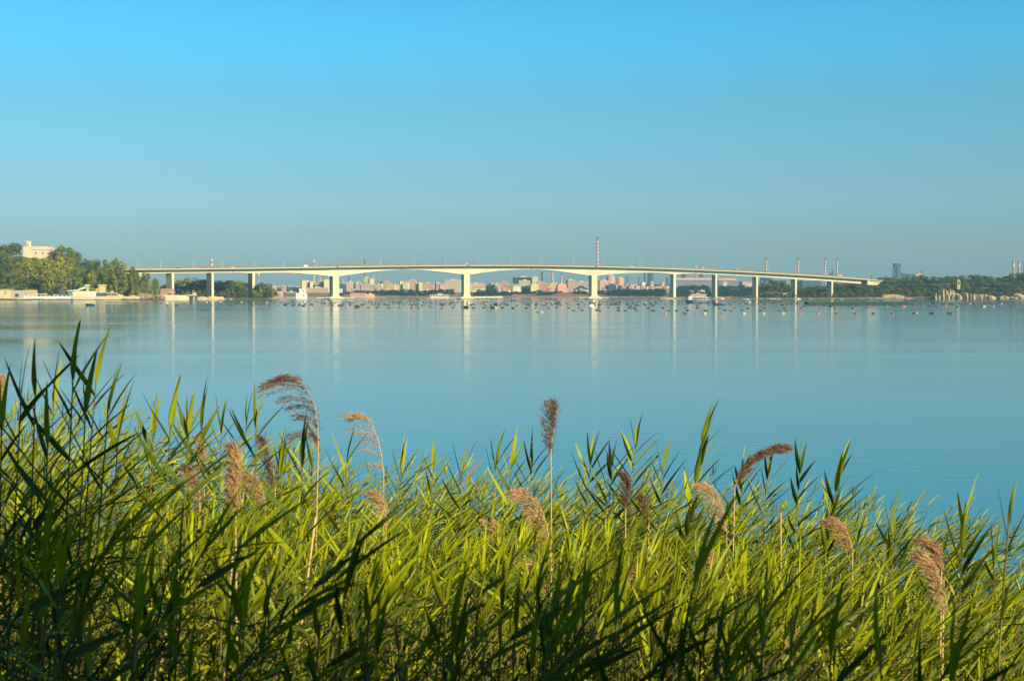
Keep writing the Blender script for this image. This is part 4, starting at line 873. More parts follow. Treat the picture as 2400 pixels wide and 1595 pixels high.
b = MB(); b.tube([(-9.6, -.9, 2.9), (-7, -2.1, 2.6), (0, -2.45, 2.0), (9.8, -2.2, 2.0)], [.12] * 4, 5); b.tube([(-9.6, .9, 2.9), (-7, 2.1, 2.6), (0, 2.45, 2.0), (9.8, 2.2, 2.0)], [.12] * 4, 5); b.build('gunwale', M_WHITE, e)
b = MB(); b.box(-3.5, 8.5, -2.42, -2.25, .55, .95); b.build('stripe', M_LBLUE, e)
b = MB(); b.tube([(8.2, 0, 4.4), (9.5, 0, 4.2), (10.6, 0, 2.2)], [.14, .14, .12], 6); b.tube([(8.2, 0, 2), (8.2, 0, 5.0)], [.14, .1], 6); b.build('stern_gantry', M_WHITE, e)
b = MB(); b.box(2, 3.6, -.9, .9, 1.9, 2.9); b.box(5, 6.2, -.8, .8, 1.9, 2.7); b.build('fish_crates', bm('coral'), e)
b = MB(); b.tube([(-5.5, 0, 5.3), (-5.5, 0, 6.6)], [.1, .06], 6); b.build('mast', M_WHITE, e)
YB2 = 870; e = empty('work_barge', (atx(1684, YB2), YB2, 0), R(2), 'low dark blue work boat below the fifth pier, right of the fishing boat', 'boat'); hull(6.9, 2.2, .9, M_NAVY, e, .15)
b = MB(); b.box(-1.2, .2, -.6, .6, .9, 1.5); b.box(.6, 1.6, -.5, .5, .9, 1.3); b.build('cargo', mat('red_paint', (.45, .07, .05), .7), e)
b = MB(); b.box(2.9, 3.3, -.3, .3, .5, 1.5); b.build('outboard_motor', M_WHITE, e)
e = empty('dinghy', (atx(211, 832), 832, 0), R(-4), 'small blue boat with a white outboard motor off the left quay', 'boat'); hull(5.6, 2.0, .95, M_NAVY, e, .3)
b = MB(); b.box(-.2, .5, -.85, .85, .6, 1.2); b.build('bench', M_LBLUE, e); b = MB(); b.box(1.4, 2.0, -.3, .3, .8, 1.6, taper=.2); b.build('outboard_motor', M_WHITE, e); b = MB(); b.box(.7, 1.1, -.5, .4, .95, 1.45); b.build('cargo', MATS['red_paint'], e)
e = empty('dinghy', (atx(169, 1250), 1250, 0), 0, 'tiny dark rowing boat near the end of the white wall', 'boat'); hull(2.6, 1.2, .7, M_NAVY, e, .2); b = MB(); b.box(-.2, .1, -.5, .5, .4, .6); b.build('bench', M_WOODB, e)
for px, Y, L, m_, lb in [(1202, 1500, 5.5, M_NAVY, 'small blue boat right of the middle pier'), (1284, 1900, 8, M_NAVY, 'slender dark boat near the far bank, left of two'), (1297, 1900, 8, M_NAVY, 'slender dark boat near the far bank, right of two'),
                         (1752, 1700, 7, M_LBLUE, 'light blue boat moored left of the sixth pier'), (1825, 1800, 6, M_LBLUE, 'light blue boat moored between the sixth and seventh piers'), (1871, 1800, 6, M_WHITE, 'small white boat moored right of the seventh pier'), (1972, 1850, 5, M_LBLUE, 'small pale blue boat at the right headland shore'), (1213, 1560, 5, M_WOODB, 'small reddish boat beside the blue boat right of the middle pier')]:
    e = empty('rowing_boat', (atx(px, Y), Y, 0), R(3), lb, 'boat'); hull(L, 1.9, 1.0, m_, e, .3); b = MB(); b.box(-.6, .4, -.6, .6, .8, 1.5); b.build('engine_box', M_WHITE, e)
for i, px in enumerate((1784, 1791, 1798)):
    pass
YR = 868; e = empty('mussel_raft', (atx(2010, YR), YR, 0), R(0), 'long low dark green mussel raft floating below the right headland', 'raft'); W = 118 * YR / FP
M_NET = mat('green_netting', (.035, .085, .055), .95, .3, .4, bump=.3)
b = MB(); b.box(-W, W, 0, 9, .25, 1.9); b.build('netting', M_NET, e); b = MB()
for i in range(28): x_ = -W + (2 * W) * (i + .5) / 28; b.tube([(x_ - .8, .2, .1), (x_ + .8, .2, .1)], [.35, .35], 8)
b.build('floats', mat('float_dark', (.03, .04, .05), .6), e)
M_PILE = mat('weathered_pile', (.20, .13, .08), .95, .3, 1)
for i, (px, py, hp) in enumerate([(670, 713, 8), (761, 712, 8), (871, 710, 7), (880, 712, 6), (935, 711, 8), (970, 711, 7), (1134, 709, 6), (1130, 713, 5)]):
    Y = CAMZ * FP / (py - HY); s = Y / FP; e = empty('mooring_piles', (atx(px, Y), Y, 0), 0, ['bundle of brown mooring piles left of the white villa', 'bundle of brown piles left of the first large pier', 'left bundle of tall piles in front of the green building', 'right bundle of piles in front of the green building', 'bundle of piles standing in front of the cream towers', 'thin bundle of piles in front of the slim slabs', 'brown pile group right of the middle pier', 'lower brown pile group right of the middle pier'][i], 'mooring piles')
    for k in range(6): a = rnd.uniform(-2.4, 2.4) * s; b = MB(); b.tube([(a, rnd.uniform(0, 2), -.6), (a * .75, rnd.uniform(0, 2), rnd.uniform(.6, 1) * hp * s * .8)], [.7 * s * .5, .4 * s * .5], 6); b.build('pile', M_PILE, e)
    b = MB(); b.box(-2.6 * s, 2.6 * s, .3, 1.6, hp * s * .5, hp * s * .68); b.build('cross_beam', M_PILE, e)
# buoys
def buoy_mesh():
    b = MB(); n_ = 12; prof = [(-.78, .18), (-.74, .36), (-.55, .46), (-.5, .48), (-.45, .46), (0, .5), (.45, .46), (.5, .48), (.55, .46), (.74, .36), (.78, .18)]
    for x_, r_ in prof: b.v += [(x_, r_ * math.cos(2 * math.pi * k / n_), .16 + r_ * math.sin(2 * math.pi * k / n_)) for k in range(n_)]
    b.f = [(i * n_ + k, i * n_ + (k + 1) % n_, (i + 1) * n_ + (k + 1) % n_, (i + 1) * n_ + k)[::-1] for i in range(len(prof) - 1) for k in range(n_)] + [tuple(range(n_)), tuple(range(len(b.v) - n_, len(b.v)))[::-1]]
    b.mi = [0] * len(b.f); return b
def ring_mesh():
    b = MB(); b.tube([(.14 * math.cos(a), 0, .72 + .14 * math.sin(a)) for a in np.linspace(0, 6.283, 11)], [.035] * 11, 6, cap=False); return b
BC = {'black': (.025, .028, .03), 'red': (.22, .04, .035), 'green': (.03, .12, .08), 'olive': (.10, .12, .04), 'yellow': (.48, .46, .20), 'coral': (.50, .20, .14), 'white': (.80, .80, .76), 'blue': (.03, .08, .2), 'brown': (.18, .08, .06)}
BM = {}
for k, c in BC.items():
    bb = buoy_mesh(); me = bpy.data.meshes.new('float'); me.from_pydata(bb.v, [], bb.f); me.materials.append(mat('buoy_' + k, c, .45, .25, 3, spec=.5)); me.polygons.foreach_set('use_smooth', [True] * len(bb.f)); BM[k] = me
rb = ring_mesh(); RING = bpy.data.meshes.new('lifting_ring'); RING.from_pydata(rb.v, [], rb.f); RING.materials.append(M_POLE)
NB = [0]; BU = []
def buoy(px, py, c, s=1.0, label=None, group=None):
    Y = CAMZ * FP / (py - HY); loc = (atx(px, Y), Y, 0)
    lab = label or c + ' barrel float of the mussel lines scattered in front of the bridge'; grp = None if label else (group or c + ' floats of the mussel lines'); NB[0] += 1
    if Y > 700:
        o_ = link('buoy', BM[c]); o_.location = loc; tag(o_, lab, 'buoy', grp)
    else:
        o_ = empty('buoy', loc, 0, lab, 'buoy', grp); link('float', BM[c], o_); link('lifting_ring', RING, o_)
    o_.rotation_euler = (rnd.uniform(-.1, .1), rnd.uniform(-.12, .12), rnd.uniform(-.6, .6)); s *= .9; o_.scale = (s, s, s); BU.append((o_, c, grp)); return o_
ln = 'front row of floats nearest the reeds'
for px, c in [(1560, 'coral'), (1606, 'olive'), (1652, 'yellow'), (1694, 'coral'), (1744, 'yellow'), (1790, 'yellow'), (1836, 'yellow')]:
    buoy(px, 735, c, .82, group='%s floats in the front row' % c, label=None)
for i, px in enumerate([1877, 1918, 1960, 2003, 2047, 2092, 2142]): buoy(px, 735, 'red' if i > 1 else 'coral', .74 + .02 * i, group='red floats in the front row')
buoy(2149, 733, 'white', .4, 'small white float touching the last red float of the front row'); buoy(2183, 735, 'black', 1.05, 'left of the two black floats ending the front row'); buoy(2225, 735, 'black', 1.1, 'rightmost black float, at the end of the front row')
for i in range(9): buoy(1360 + i * 0 if 0 else 1339 + i * 63 + rnd.uniform(-6, 6), 728.5 + rnd.uniform(-.5, .5), rnd.choice(['olive', 'green', 'olive']), .95)
for px, c in [(1270, 'white'), (1260, 'green')]: buoy(px, 731.5, c, .7)
for i in range(12): buoy(1362 + i * 42 + rnd.uniform(-6, 6), 727.5 + rnd.uniform(-.7, .7), rnd.choice(['olive', 'green', 'black', 'green']), .9)
for i in range(26): buoy(862 + i * 24.6 + rnd.uniform(-5, 5), 721.8 + rnd.uniform(-.9, .9), rnd.choice(['black', 'green', 'red', 'black', 'brown', 'olive', 'black']), rnd.uniform(.8, 1.2))
for i in range(15): buoy(1480 + i * 40 + rnd.uniform(-8, 8), 722.2 + rnd.uniform(-.9, .9), rnd.choice(['red', 'black', 'blue', 'red', 'brown']), rnd.uniform(.85, 1.15))
buoy(838, 719.5, 'red', 2.0, 'large red and dark float, biggest one right of the first large pier'); buoy(800, 717, 'red', 1.7, 'red float just right of the reflection of the first large pier')
buoy(1155, 722, 'black', 1.7, 'large black float beside a pale one, right of the middle pier'); buoy(1162, 722.6, 'yellow', 1.5, 'pale yellow float touching the large black one')
buoy(1093, 721.2, 'black', 1.8, 'wide black float in front of the reflection of the middle pier'); buoy(1386, 718, 'white', 2.0, 'white float in front of the reflection of the third large pier')
buoy(1140, 713.5, 'coral', 2.0, 'coral float standing up right of the middle pier'); buoy(1161, 714, 'black', 1.8, 'tall black float right of the coral one')
buoy(317, 711.5, 'red', 1.7, 'upper of the two large red floats off the left rocks'); buoy(313.5, 713, 'red', 1.6, 'lower of the two large red floats off the left rocks')
buoy(1305, 712, 'black', 2.4, 'largest dark float between the middle and third large piers')
buoy(2306, 718.5, 'yellow', 1.3, 'pale yellow float off the cliffs at the right'); buoy(2117, 718.5, 'coral', 1.4, 'coral float off the dark green raft')
for px, py, c in [(343, 711.5, 'red'), (378, 711, 'red'), (393, 711, 'white'), (391, 709, 'white'), (392, 715, 'brown'), (414, 715.5, 'black'), (431, 711.5, 'brown'), (449, 710.5, 'black'), (446, 715.5, 'brown'), (473, 713, 'brown'), (485, 708.5, 'white'), (496, 715.5, 'brown'), (518, 711, 'black'), (517, 708, 'white'), (543, 715.5, 'black'), (554, 711, 'black'), (558, 713, 'brown'), (568, 715, 'red'), (566, 708, 'white'), (592, 716, 'black'), (600, 711, 'black'), (626, 709, 'white')]: buoy(px, py, c, .95)
for i in range(8): buoy(248 + i * 6.6, 711.6, 'white', .45, group='string of small white floats off the left quay')
for px, py in ((86, 703.8), (96, 703.8), (163, 704)): buoy(px, py + 1.5, 'white', .9, group='white floats off the white sea wall')
for i in range(24): buoy(1885 + i * 21 + rnd.uniform(-6, 6), 718 + rnd.uniform(-1, 1), rnd.choice(['black', 'red', 'black', 'blue', 'coral']), rnd.uniform(.7, 1.1))
for i in range(10): buoy(2110 + i * 27 + rnd.uniform(-8, 8), 712.5 + rnd.uniform(-1, 1.5), rnd.choice(['white', 'black', 'black']), .7)
while NB[0] < 296:
    px = rnd.choice([rnd.uniform(630, 1080), rnd.uniform(1080, 1500), rnd.uniform(1430, 1870)]); t_ = rnd.random() ** 1.2; py = 704.5 + 13 * t_
    buoy(px, py, rnd.choice(['black', 'black', 'brown', 'red', 'olive', 'black', 'brown', 'black', 'black', 'white' if rnd.random() < .3 else 'black']), rnd.uniform(.8, 1.3))
fr = [o for o, c, g_ in BU if g_ and 'front row' in g_]; ordered(fr, '%s float from the left in the front row of floats nearest the reeds')
for c in BC:
    ordered([o for o, c2, g_ in BU if c2 == c and g_ and 'mussel lines' in g_ and o.location.y < 800], '%s ' + c + ' float from the left in the nearer mussel lines before the bridge')
    by_zone([o for o, c2, g_ in BU if c2 == c and g_ and 'mussel lines' in g_ and o.location.y >= 800], 'small ' + c + ' float', 'small ' + c + ' floats')
ordered([o for o, c, g_ in BU if g_ and 'string' in g_], '%s float from the left on the string off the left quay'); ordered([o for o, c, g_ in BU if g_ and 'white sea wall' in g_], '%s white float from the left off the white sea wall')
for gname, fmt in [('pale limestone cliffs of the right headland', '%s cliff pillar from the left on the right headland shore'), ('low rocks along the waterline under the left piers', '%s low islet from the left under the left piers'),
    ('low rocks along the waterline under the right piers', '%s flat rock from the left under the right piers'), ('low brown rocks on the right headland shore', '%s brown rock from the left on the right headland shore'),
    ('skyline trees of the left hill', '%s tree from the left on the skyline of the left hill'), ('trees on the shore behind the left bridge piers', '%s tree from the left in the row behind the left bridge piers'),
    ('bushes behind the left piers', '%s low bush from the left before the trees behind the left piers'), ('bushes at the foot of the left hill', '%s low bush from the left at the foot of the left hill'),
    ('trees covering the hill on the left shore', '%s tree from the left on the slope of the left hill'), ('shrubs on the shore of the right headland', '%s shrub from the left along the right headland waterline'),
    ('dark shrubs on the far bank right of centre', '%s dark shrub from the left on the bank between the right piers'), ('low houses right of the third large pier', '%s low house from the left in the row right of the third large pier'),
    ('bushes below the wood on the right headland', '%s bush from the left just below the wood on the right headland'), ('lamp posts along the bridge', '%s lamp post from the left on the bridge')]:
    objs = [o for o in bpy.data.objects if o.get('group') == gname and o.parent is None]
    ordered(objs, fmt, (lambda o: sum(v.co.x for v in o.data.vertices) / len(o.data.vertices) / 2100) if (objs and objs[0].data) else (lambda o: o.location.x / o.location.y))
FF = MB(); fb = buoy_mesh()
for i in range(800):
    px = rnd.choice([rnd.uniform(610, 1080), rnd.uniform(900, 1500), rnd.uniform(1380, 1880), rnd.uniform(1880, 2400)]); py = 702.5 + 13.5 * rnd.random() ** 1.5
    if px > 1880: py = 709 + 5 * rnd.random()
    Y = CAMZ * FP / (py - HY); s = rnd.uniform(.55, 1.0); a = rnd.uniform(-.8, .8); ca, sa = math.cos(a) * s, math.sin(a) * s; x_ = atx(px, Y)
    FF.add([(x_ + v[0] * ca - v[1] * sa, Y + v[0] * sa + v[1] * ca, v[2] * s) for v in fb.v], fb.f, rnd.choice([0, 0, 0, 1, 2, 3, 1]))
tag(FF.build('distant_floats', [MATS['buoy_black'], MATS['buoy_brown'], MATS['buoy_olive'], MATS['buoy_red']], smooth=True), 'countless small dark floats of the mussel lines far out before the bridge', 'floats', kind='stuff')
e = empty('floating_boom', (atx(140, 1190), 1190, 0), 0, 'thin pink floating line ending in a pink float off the white sea wall', 'floating boom')
b = MB(); b.tube([(-4.8, 0, .1), (-1, .2, .12), (4, 0, .15)], [.22, .24, .28], 6); b.build('line', mat('pink_float', (.62, .26, .24), .6), e); b = MB(); b.tube([(3.6, 0, .2), (4.2, 0, .3), (5.2, 0, .2)], [.3, .6, .3], 8); b.build('end_float', MATS['pink_float'], e)
# ------------------------------------------------------------------ reeds
M_LEAF = leafmat('reed_leaf', (0.38, 0.42, 0.006), (0.09, 0.14, 0.005), 0.17, scale=2.6, rough=0.5, spec=0.16)
M_LEAF_SHADE = leafmat('reed_leaf_shade', (0.09, 0.14, 0.012), (0.03, 0.062, 0.010), 0.08, scale=3.0, rough=0.5, spec=0.18)  # darker leaf copy: shade of unlit blades put into the colour
M_LEAFD = leafmat('reed_leaf_dry', (0.52, 0.36, 0.13), (0.36, 0.22, 0.07), 0.3, scale=4.0, rough=0.7, spec=0.1)
M_STEM = leafmat('reed_stem', (0.20, 0.19, 0.04), (0.11, 0.10, 0.03), 0.0, scale=3.0, rough=0.6, spec=0.2)
M_STRAW = leafmat('reed_straw', (0.62, 0.46, 0.22), (0.44, 0.30, 0.13), 0.0, scale=3.0, rough=0.7, spec=0.1)
M_PLB = leafmat('plume_brown', (0.30, 0.19, 0.13), (0.16, 0.10, 0.07), 0.3, scale=18.0, rough=0.9, spec=0.05)
M_PLT = leafmat('plume_tan', (0.74, 0.52, 0.30), (0.52, 0.33, 0.17), 0.45, scale=18.0, rough=0.9, spec=0.05)
LM = [M_LEAF, M_LEAF_SHADE, M_LEAFD]
WIND = Vector((1, -0.1, 0))
def leaf(b, p, d, wid, L, W, droop, mi, r, nseg=7, fold=0.35, wind=0.10):
    """one blade: pointed strip with a V fold"""
    up = Vector((0, 0, 1)); dirv = d.normalized(); pos = Vector(p)
    wv = wid - dirv * wid.dot(dirv); wv = wv.normalized() if wv.length > 1e-4 else dirv.orthogonal().normalized()
    tw = r.uniform(-.9, .9) / nseg
    vs = []; st = L / nseg
    for k in range(nseg + 1):
        t = k / nseg
        ww = W * (min(1, (t + .06) / .32) ** .8) * (max(0, 1 - t) ** .72) * .5
        nn = dirv.cross(wv)
        if nn.z < 0: nn = -nn
        vs += [pos - wv * ww + nn * ww * fold, pos.copy(), pos + wv * ww + nn * ww * fold]
        pos = pos + dirv * st
        dirv = (dirv + Vector(((wind + .06) / nseg, 0, -droop * (t + .15) * 2 / nseg))).normalized()
        wv = (Matrix.Rotation(tw, 3, dirv) @ wv); wv = (wv - dirv * wv.dot(dirv)).normalized()
    b.add(vs, [(3 * k, 3 * k + 1, 3 * k + 4, 3 * k + 3) for k in range(nseg)] + [(3 * k + 1, 3 * k + 2, 3 * k + 5, 3 * k + 4) for k in range(nseg)], mi)
def reed_geom(r, curve, n, t0=0.4, Lm=0.36, Wm=0.024, ang=(16, 48), wb=0.55, seg=7, az=None, dry=.07, shade_share=.5, sr=0.006, lmax=1.0, sheath=False):
    """curve(t) -> point. returns stem MB, leaf MB"""
    s = MB(); ts = np.linspace(0, 1, 9); s.tube([curve(t) for t in ts], [sr * (1 - .62 * t) for t in ts], 4, cap=False)
    l = MB(); az = r.uniform(0, 2 * math.pi) if az is None else az
    for i in range(n):
        t = t0 + (1 - t0) * (i + r.uniform(0, .4)) / n; t = min(t, .995)
        p = Vector(curve(t)); tg = (Vector(curve(min(1, t + .02))) - Vector(curve(t - .02))).normalized()
        a = az + math.pi * i + r.uniform(-.5, .5)
        side = Vector((math.cos(a), math.sin(a) * .8, 0)) + WIND * wb; side = side - tg * side.dot(tg)
        side = side.normalized() if side.length > 1e-3 else tg.orthogonal().normalized()
        f = (t - t0) / (1 - t0)
        al = R(ang[1] + (ang[0] - ang[1]) * f ** 1.4 + r.uniform(-10, 10))
        d = tg * math.cos(al) + side * math.sin(al)
        L = Lm * (0.75 + .35 * math.sin(math.pi * min(1, .25 + f * .75))) * r.uniform(.75, 1.2)
        wid = tg.cross(side).normalized() * math.cos(.5) + side * math.sin(.5) * r.uniform(-1, 1)
        mi = 2 if r.random() < dry * (2.2 - 2 * f) else (1 if r.random() < shade_share else 0)
        leaf(l, p, d, wid, L, Wm * r.uniform(.75, 1.25), r.uniform(.0, .22) * (1.3 - f), mi, r, seg)
    tg = (Vector(curve(1)) - Vector(curve(.96))).normalized()
    for k in range(2): leaf(l, curve(.99), tg + Vector((r.uniform(-.12, .14), r.uniform(-.1, .1), 0)), Vector((r.uniform(-1, 1), r.uniform(-1, 1), .1)), Lm * r.uniform(.7, 1.0), Wm * .8, .02, 0, r, seg)
    return s, l
GREED = 'reeds standing in the foreground reed bed'
LREED = 'green reed with narrow pointed leaves standing in the foreground reed bed'
def to_mesh(b, name, mats):
    me = bpy.data.meshes.new(name); me.from_pydata(b.v, [], b.f)
    for m_ in mats: me.materials.append(m_)
    me.polygons.foreach_set('material_index', b.mi); me.polygons.foreach_set('use_smooth', [True] * len(b.f)); me.update(); return me
HS = [1.3, 1.7, 2.1, 2.5, 2.9, 3.3, 3.8]
VAR = []
for hi, h in enumerate(HS):
    for k in range(4):
        r = random.Random(100 + hi * 10 + k); ln_ = r.uniform(-.05, .62); ly = r.uniform(-.10, .10)
        cv_ = (lambda h, ln_, ly: (lambda t: Vector((ln_ * h * t ** 1.9, ly * h * t ** 1.9, h * t))))(h, ln_, ly)
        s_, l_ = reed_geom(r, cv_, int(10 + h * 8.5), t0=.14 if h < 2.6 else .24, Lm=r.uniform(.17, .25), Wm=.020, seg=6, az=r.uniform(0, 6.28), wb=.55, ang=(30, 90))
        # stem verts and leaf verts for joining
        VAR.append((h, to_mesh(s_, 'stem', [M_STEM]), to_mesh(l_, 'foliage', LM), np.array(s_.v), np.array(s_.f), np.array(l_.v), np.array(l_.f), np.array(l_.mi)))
ENVX = [-250, 0, 60, 130, 200, 260, 320, 380, 450, 560, 650, 760, 900, 1000, 1100, 1200, 1300, 1420, 1520, 1620, 1720, 1800, 1900, 1990, 2050, 2120, 2180, 2230, 2270, 2330, 2400, 2650]
ENVY = [930, 930, 960, 1010, 1060, 1120, 1130, 1050, 1050, 1050, 1100, 1110, 1100, 1115, 1105, 1120, 1120, 1120, 1130, 1150, 1180, 1165, 1150, 1180, 1240, 1270, 1270, 1330, 1370, 1340, 1320, 1300]
def env(px): return ip(px, ENVX, ENVY)
pts_ = []
rr_ = random.Random(5)
area_n = 2600
while len(pts_) < 3400:
    Y = math.sqrt(rr_.uniform(3.1 ** 2, 15.2 ** 2)); px = rr_.uniform(-330, 2730)
    if Y > 11.5 and rr_.random() < .25: continue
    base = env(px) + (12 - min(Y, 12)) / 8.5 * 225
    if px < 330: base -= max(0, (8.5 - Y)) * 6
    py = base + 32 * 10 / Y + abs(rr_.gauss(0, 48)) - (rr_.uniform(5, 48) if rr_.random() < .28 else 0)
    zt = atz(py, Y) + 0; zb = bank(Y) - .05; H = zt - zb
    if H < .7 or H > 4.9: continue
    pts_.append((Y, px, H, zb))
pts_.sort()
acc_v, acc_f, acc_m, off = [], [], [], 0
def pick(H):
    c = sorted(range(len(VAR)), key=lambda i: abs(VAR[i][0] - H))[:4]; return VAR[rr_.choice(c)]
n_ind = 225; n_in = 0
for i, (Y, px, H, zb) in enumerate(pts_):
    h, sm, lm, sv, sf, lv, lf, lmi = pick(H); sc_ = H / h
    th = rr_.gauss(0, .5) + (math.pi if rr_.random() < .12 else 0)
    x = atx(px, Y) - .08 * H
    if n_in < n_ind and -25 < px < 2425:
        n_in += 1
        zn = ('left edge', 'left part', 'middle', 'right part', 'right edge')[min(4, max(0, int(px // 480)))]; nr = 'closest to the viewer' if Y < 4.6 else 'in the second rank'
        e = empty('reed', (x, Y, zb), th, 'green reed %s in the %s of the reed bed' % (nr, zn), 'reed', 'reeds %s, %s of the bed' % (nr, zn)); e.scale = (sc_, sc_, sc_)
        link('stem', sm, e); link('foliage', lm, e)
    else:
        c_, s_ = math.cos(th) * sc_, math.sin(th) * sc_
        for V_, F_, M_ in ((sv, sf, np.full(len(sf), 3)), (lv, lf, lmi)):
            W_ = np.empty_like(V_); W_[:, 0] = V_[:, 0] * c_ - V_[:, 1] * s_ + x; W_[:, 1] = V_[:, 0] * s_ + V_[:, 1] * c_ + Y; W_[:, 2] = V_[:, 2] * sc_ + zb
            acc_v.append(W_); acc_f.append(F_ + off); acc_m.append(M_); off += len(V_)
V_ = np.concatenate(acc_v); F_ = np.concatenate(acc_f).astype(np.int32); M_ = np.concatenate(acc_m).astype(np.int32)
me = bpy.data.meshes.new('reed_bed'); me.vertices.add(len(V_)); me.vertices.foreach_set('co', V_.ravel().astype(np.float32))
me.loops.add(F_.size); me.loops.foreach_set('vertex_index', F_.ravel()); me.polygons.add(len(F_))
me.polygons.foreach_set('loop_start', np.arange(0, F_.size, 4, dtype=np.int32)); me.polygons.foreach_set('loop_total', np.full(len(F_), 4, dtype=np.int32))
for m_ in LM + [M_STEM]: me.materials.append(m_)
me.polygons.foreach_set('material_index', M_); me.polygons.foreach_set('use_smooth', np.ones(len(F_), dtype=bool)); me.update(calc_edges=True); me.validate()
tag(link('reed_bed', me), 'dense mass of green reeds filling the bank behind the nearest reeds', 'reed bed', kind='stuff')

HR = []
def hero(px, py, pxb, Y, n, Lpx, Wpx, label=None, t0=.5, ang=(14, 48), wb=.5, seed=0, az=None, dry=.03, shade_share=.3, pw=1.8, sr=.007, seg=8):
    r = random.Random(seed * 31 + 7); Bp = Vector((atx(pxb, Y), Y, bank(Y) - .05)); T = at(px, py, Y); D = T - Bp; s = Y / FP
    cv_ = lambda t: Vector((D.x * t ** pw, .05 * D.z * math.sin(t * 2), D.z * t))
    s_, l_ = reed_geom(r, cv_, n, t0=t0, Lm=Lpx * s * 1.15, Wm=Wpx * s * 1.4, ang=(ang[0] + 8, ang[1] + 14), wb=wb, seg=seg, az=az if az is not None else 0.1, dry=dry, shade_share=shade_share, sr=sr)
    e = empty('reed', Bp, 0, label or LREED, 'reed', None if label else GREED)
    link('stem', to_mesh(s_, 'stem', [M_STEM]), e); link('foliage', to_mesh(l_, 'foliage', LM), e)
    if not label: HR.append(e)
    return e
# near-left dark group
for i, a in enumerate([(205, 890, 120, 5.2, 18, 165, 17, .45), (150, 880, 90, 5.0, 15, 165, 18, .45), (60, 915, 10, 5.0, 15, 160, 15, .5), (25, 950, -40, 4.8, 15, 150, 16, .45), (105, 950, 60, 5.6, 14, 135, 14, .45), (235, 960, 150, 5.0, 15, 150, 16, .45), (180, 960, 120, 4.6, 14, 150, 18, .45),
        (385, 1000, 320, 5.4, 14, 150, 17, .5), (345, 1030, 290, 5.6, 12, 130, 15, .5), (430, 1010, 370, 5.8, 12, 120, 14, .55), (460, 1000, 400, 6.0, 13, 120, 13, .5), (260, 1030, 190, 5.2, 14, 150, 15, .5), (590, 1000, 560, 6.2, 13, 125, 12, .55), (700, 1090, 660, 5.2, 12, 140, 19, .5), (650, 1110, 640, 5.6, 10, 120, 14, .5), (-20, 1000, -60, 4.6, 14, 150, 16, .45), (90, 1040, 40, 4.4, 14, 160, 18, .45)]):
    hero(a[0], a[1], a[2], a[3], a[4], a[5], a[6], None, a[7], seed=i + 1, shade_share=.8, ang=(18, 58), wb=.3)
for i, a in enumerate([(420, 1000, 410, 9, 13, 85, 10), (500, 1010, 480, 9, 13, 90, 10), (330, 1090, 300, 9, 13, 85, 10), (720, 1075, 690, 9, 12, 85, 10), (930, 1110, 900, 9, 12, 85, 9), (1380, 1085, 1350, 9, 13, 85, 10), (1430, 1090, 1410, 9, 13, 85, 10), (1800, 1120, 1770, 9, 13, 85, 10), (1240, 1090, 1230, 9, 12, 80, 9), (1740, 1130, 1720, 9, 12, 80, 10), (560, 1000, 520, 9.5, 12, 80, 8), (640, 1080, 620, 9, 10, 80, 9), (800, 1080, 760, 9, 10, 90, 9), (1005, 1100, 985, 10, 10, 70, 8),
        (1155, 1085, 1130, 10, 12, 80, 9), (1190, 1090, 1180, 9, 10, 80, 10), (1075, 1100, 1050, 10, 10, 80, 9)]):
    hero(a[0] + 8, a[1], a[2] - 10, a[3], a[4] + 7, a[5] + 8, a[6], None, .7, seed=30 + i)
hero(1495, 1045, 1450, 9, 24, 105, 11, 'tall reed with a broad fan of leaves, left of the tallest leaning reed', .7, seed=51, ang=(18, 44))
hero(1560, 1105, 1520, 9, 18, 95, 9, 'reed with long thin leaves between the fanned reed and the tallest leaning reed', .7, seed=52)
hero(1655, 1030, 1540, 9, 26, 105, 11, 'tallest reed right of the middle, leaning right with its leaves along the bare stem', .62, seed=53, ang=(10, 36), wb=.9, pw=1.5)
hero(1975, 1120, 1880, 9, 28, 115, 11, 'reed leaning right with long leaves reaching over the water, right of the brown leaning plume', .6, seed=54, ang=(12, 50), wb=.9, pw=1.5)
hero(1885, 1105, 1850, 9.5, 18, 90, 10, None, .68, seed=55)
hero(2105, 1260, 2070, 7.5, 24, 110, 11, 'pale green reed with fanned leaves standing out against the water at right', .62, seed=56)
hero(2020, 1270, 1990, 8, 12, 90, 9, None, .6, seed=57)
hero(2275, 1240, 2255, 6.0, 22, 135, 12, 'tall pale reed with upright leaves near the right edge', .55, seed=58, ang=(10, 36))
hero(2385, 1230, 2350, 4.2, 12, 130, 11, 'tall green reed touching the right edge', .5, seed=59, ang=(8, 26), wb=.7)
hero(2345, 1330, 2400, 5.0, 10, 110, 12, None, .5, seed=60)
hero(2215, 1330, 2190, 6.5, 12, 110, 10, None, .5, seed=61)
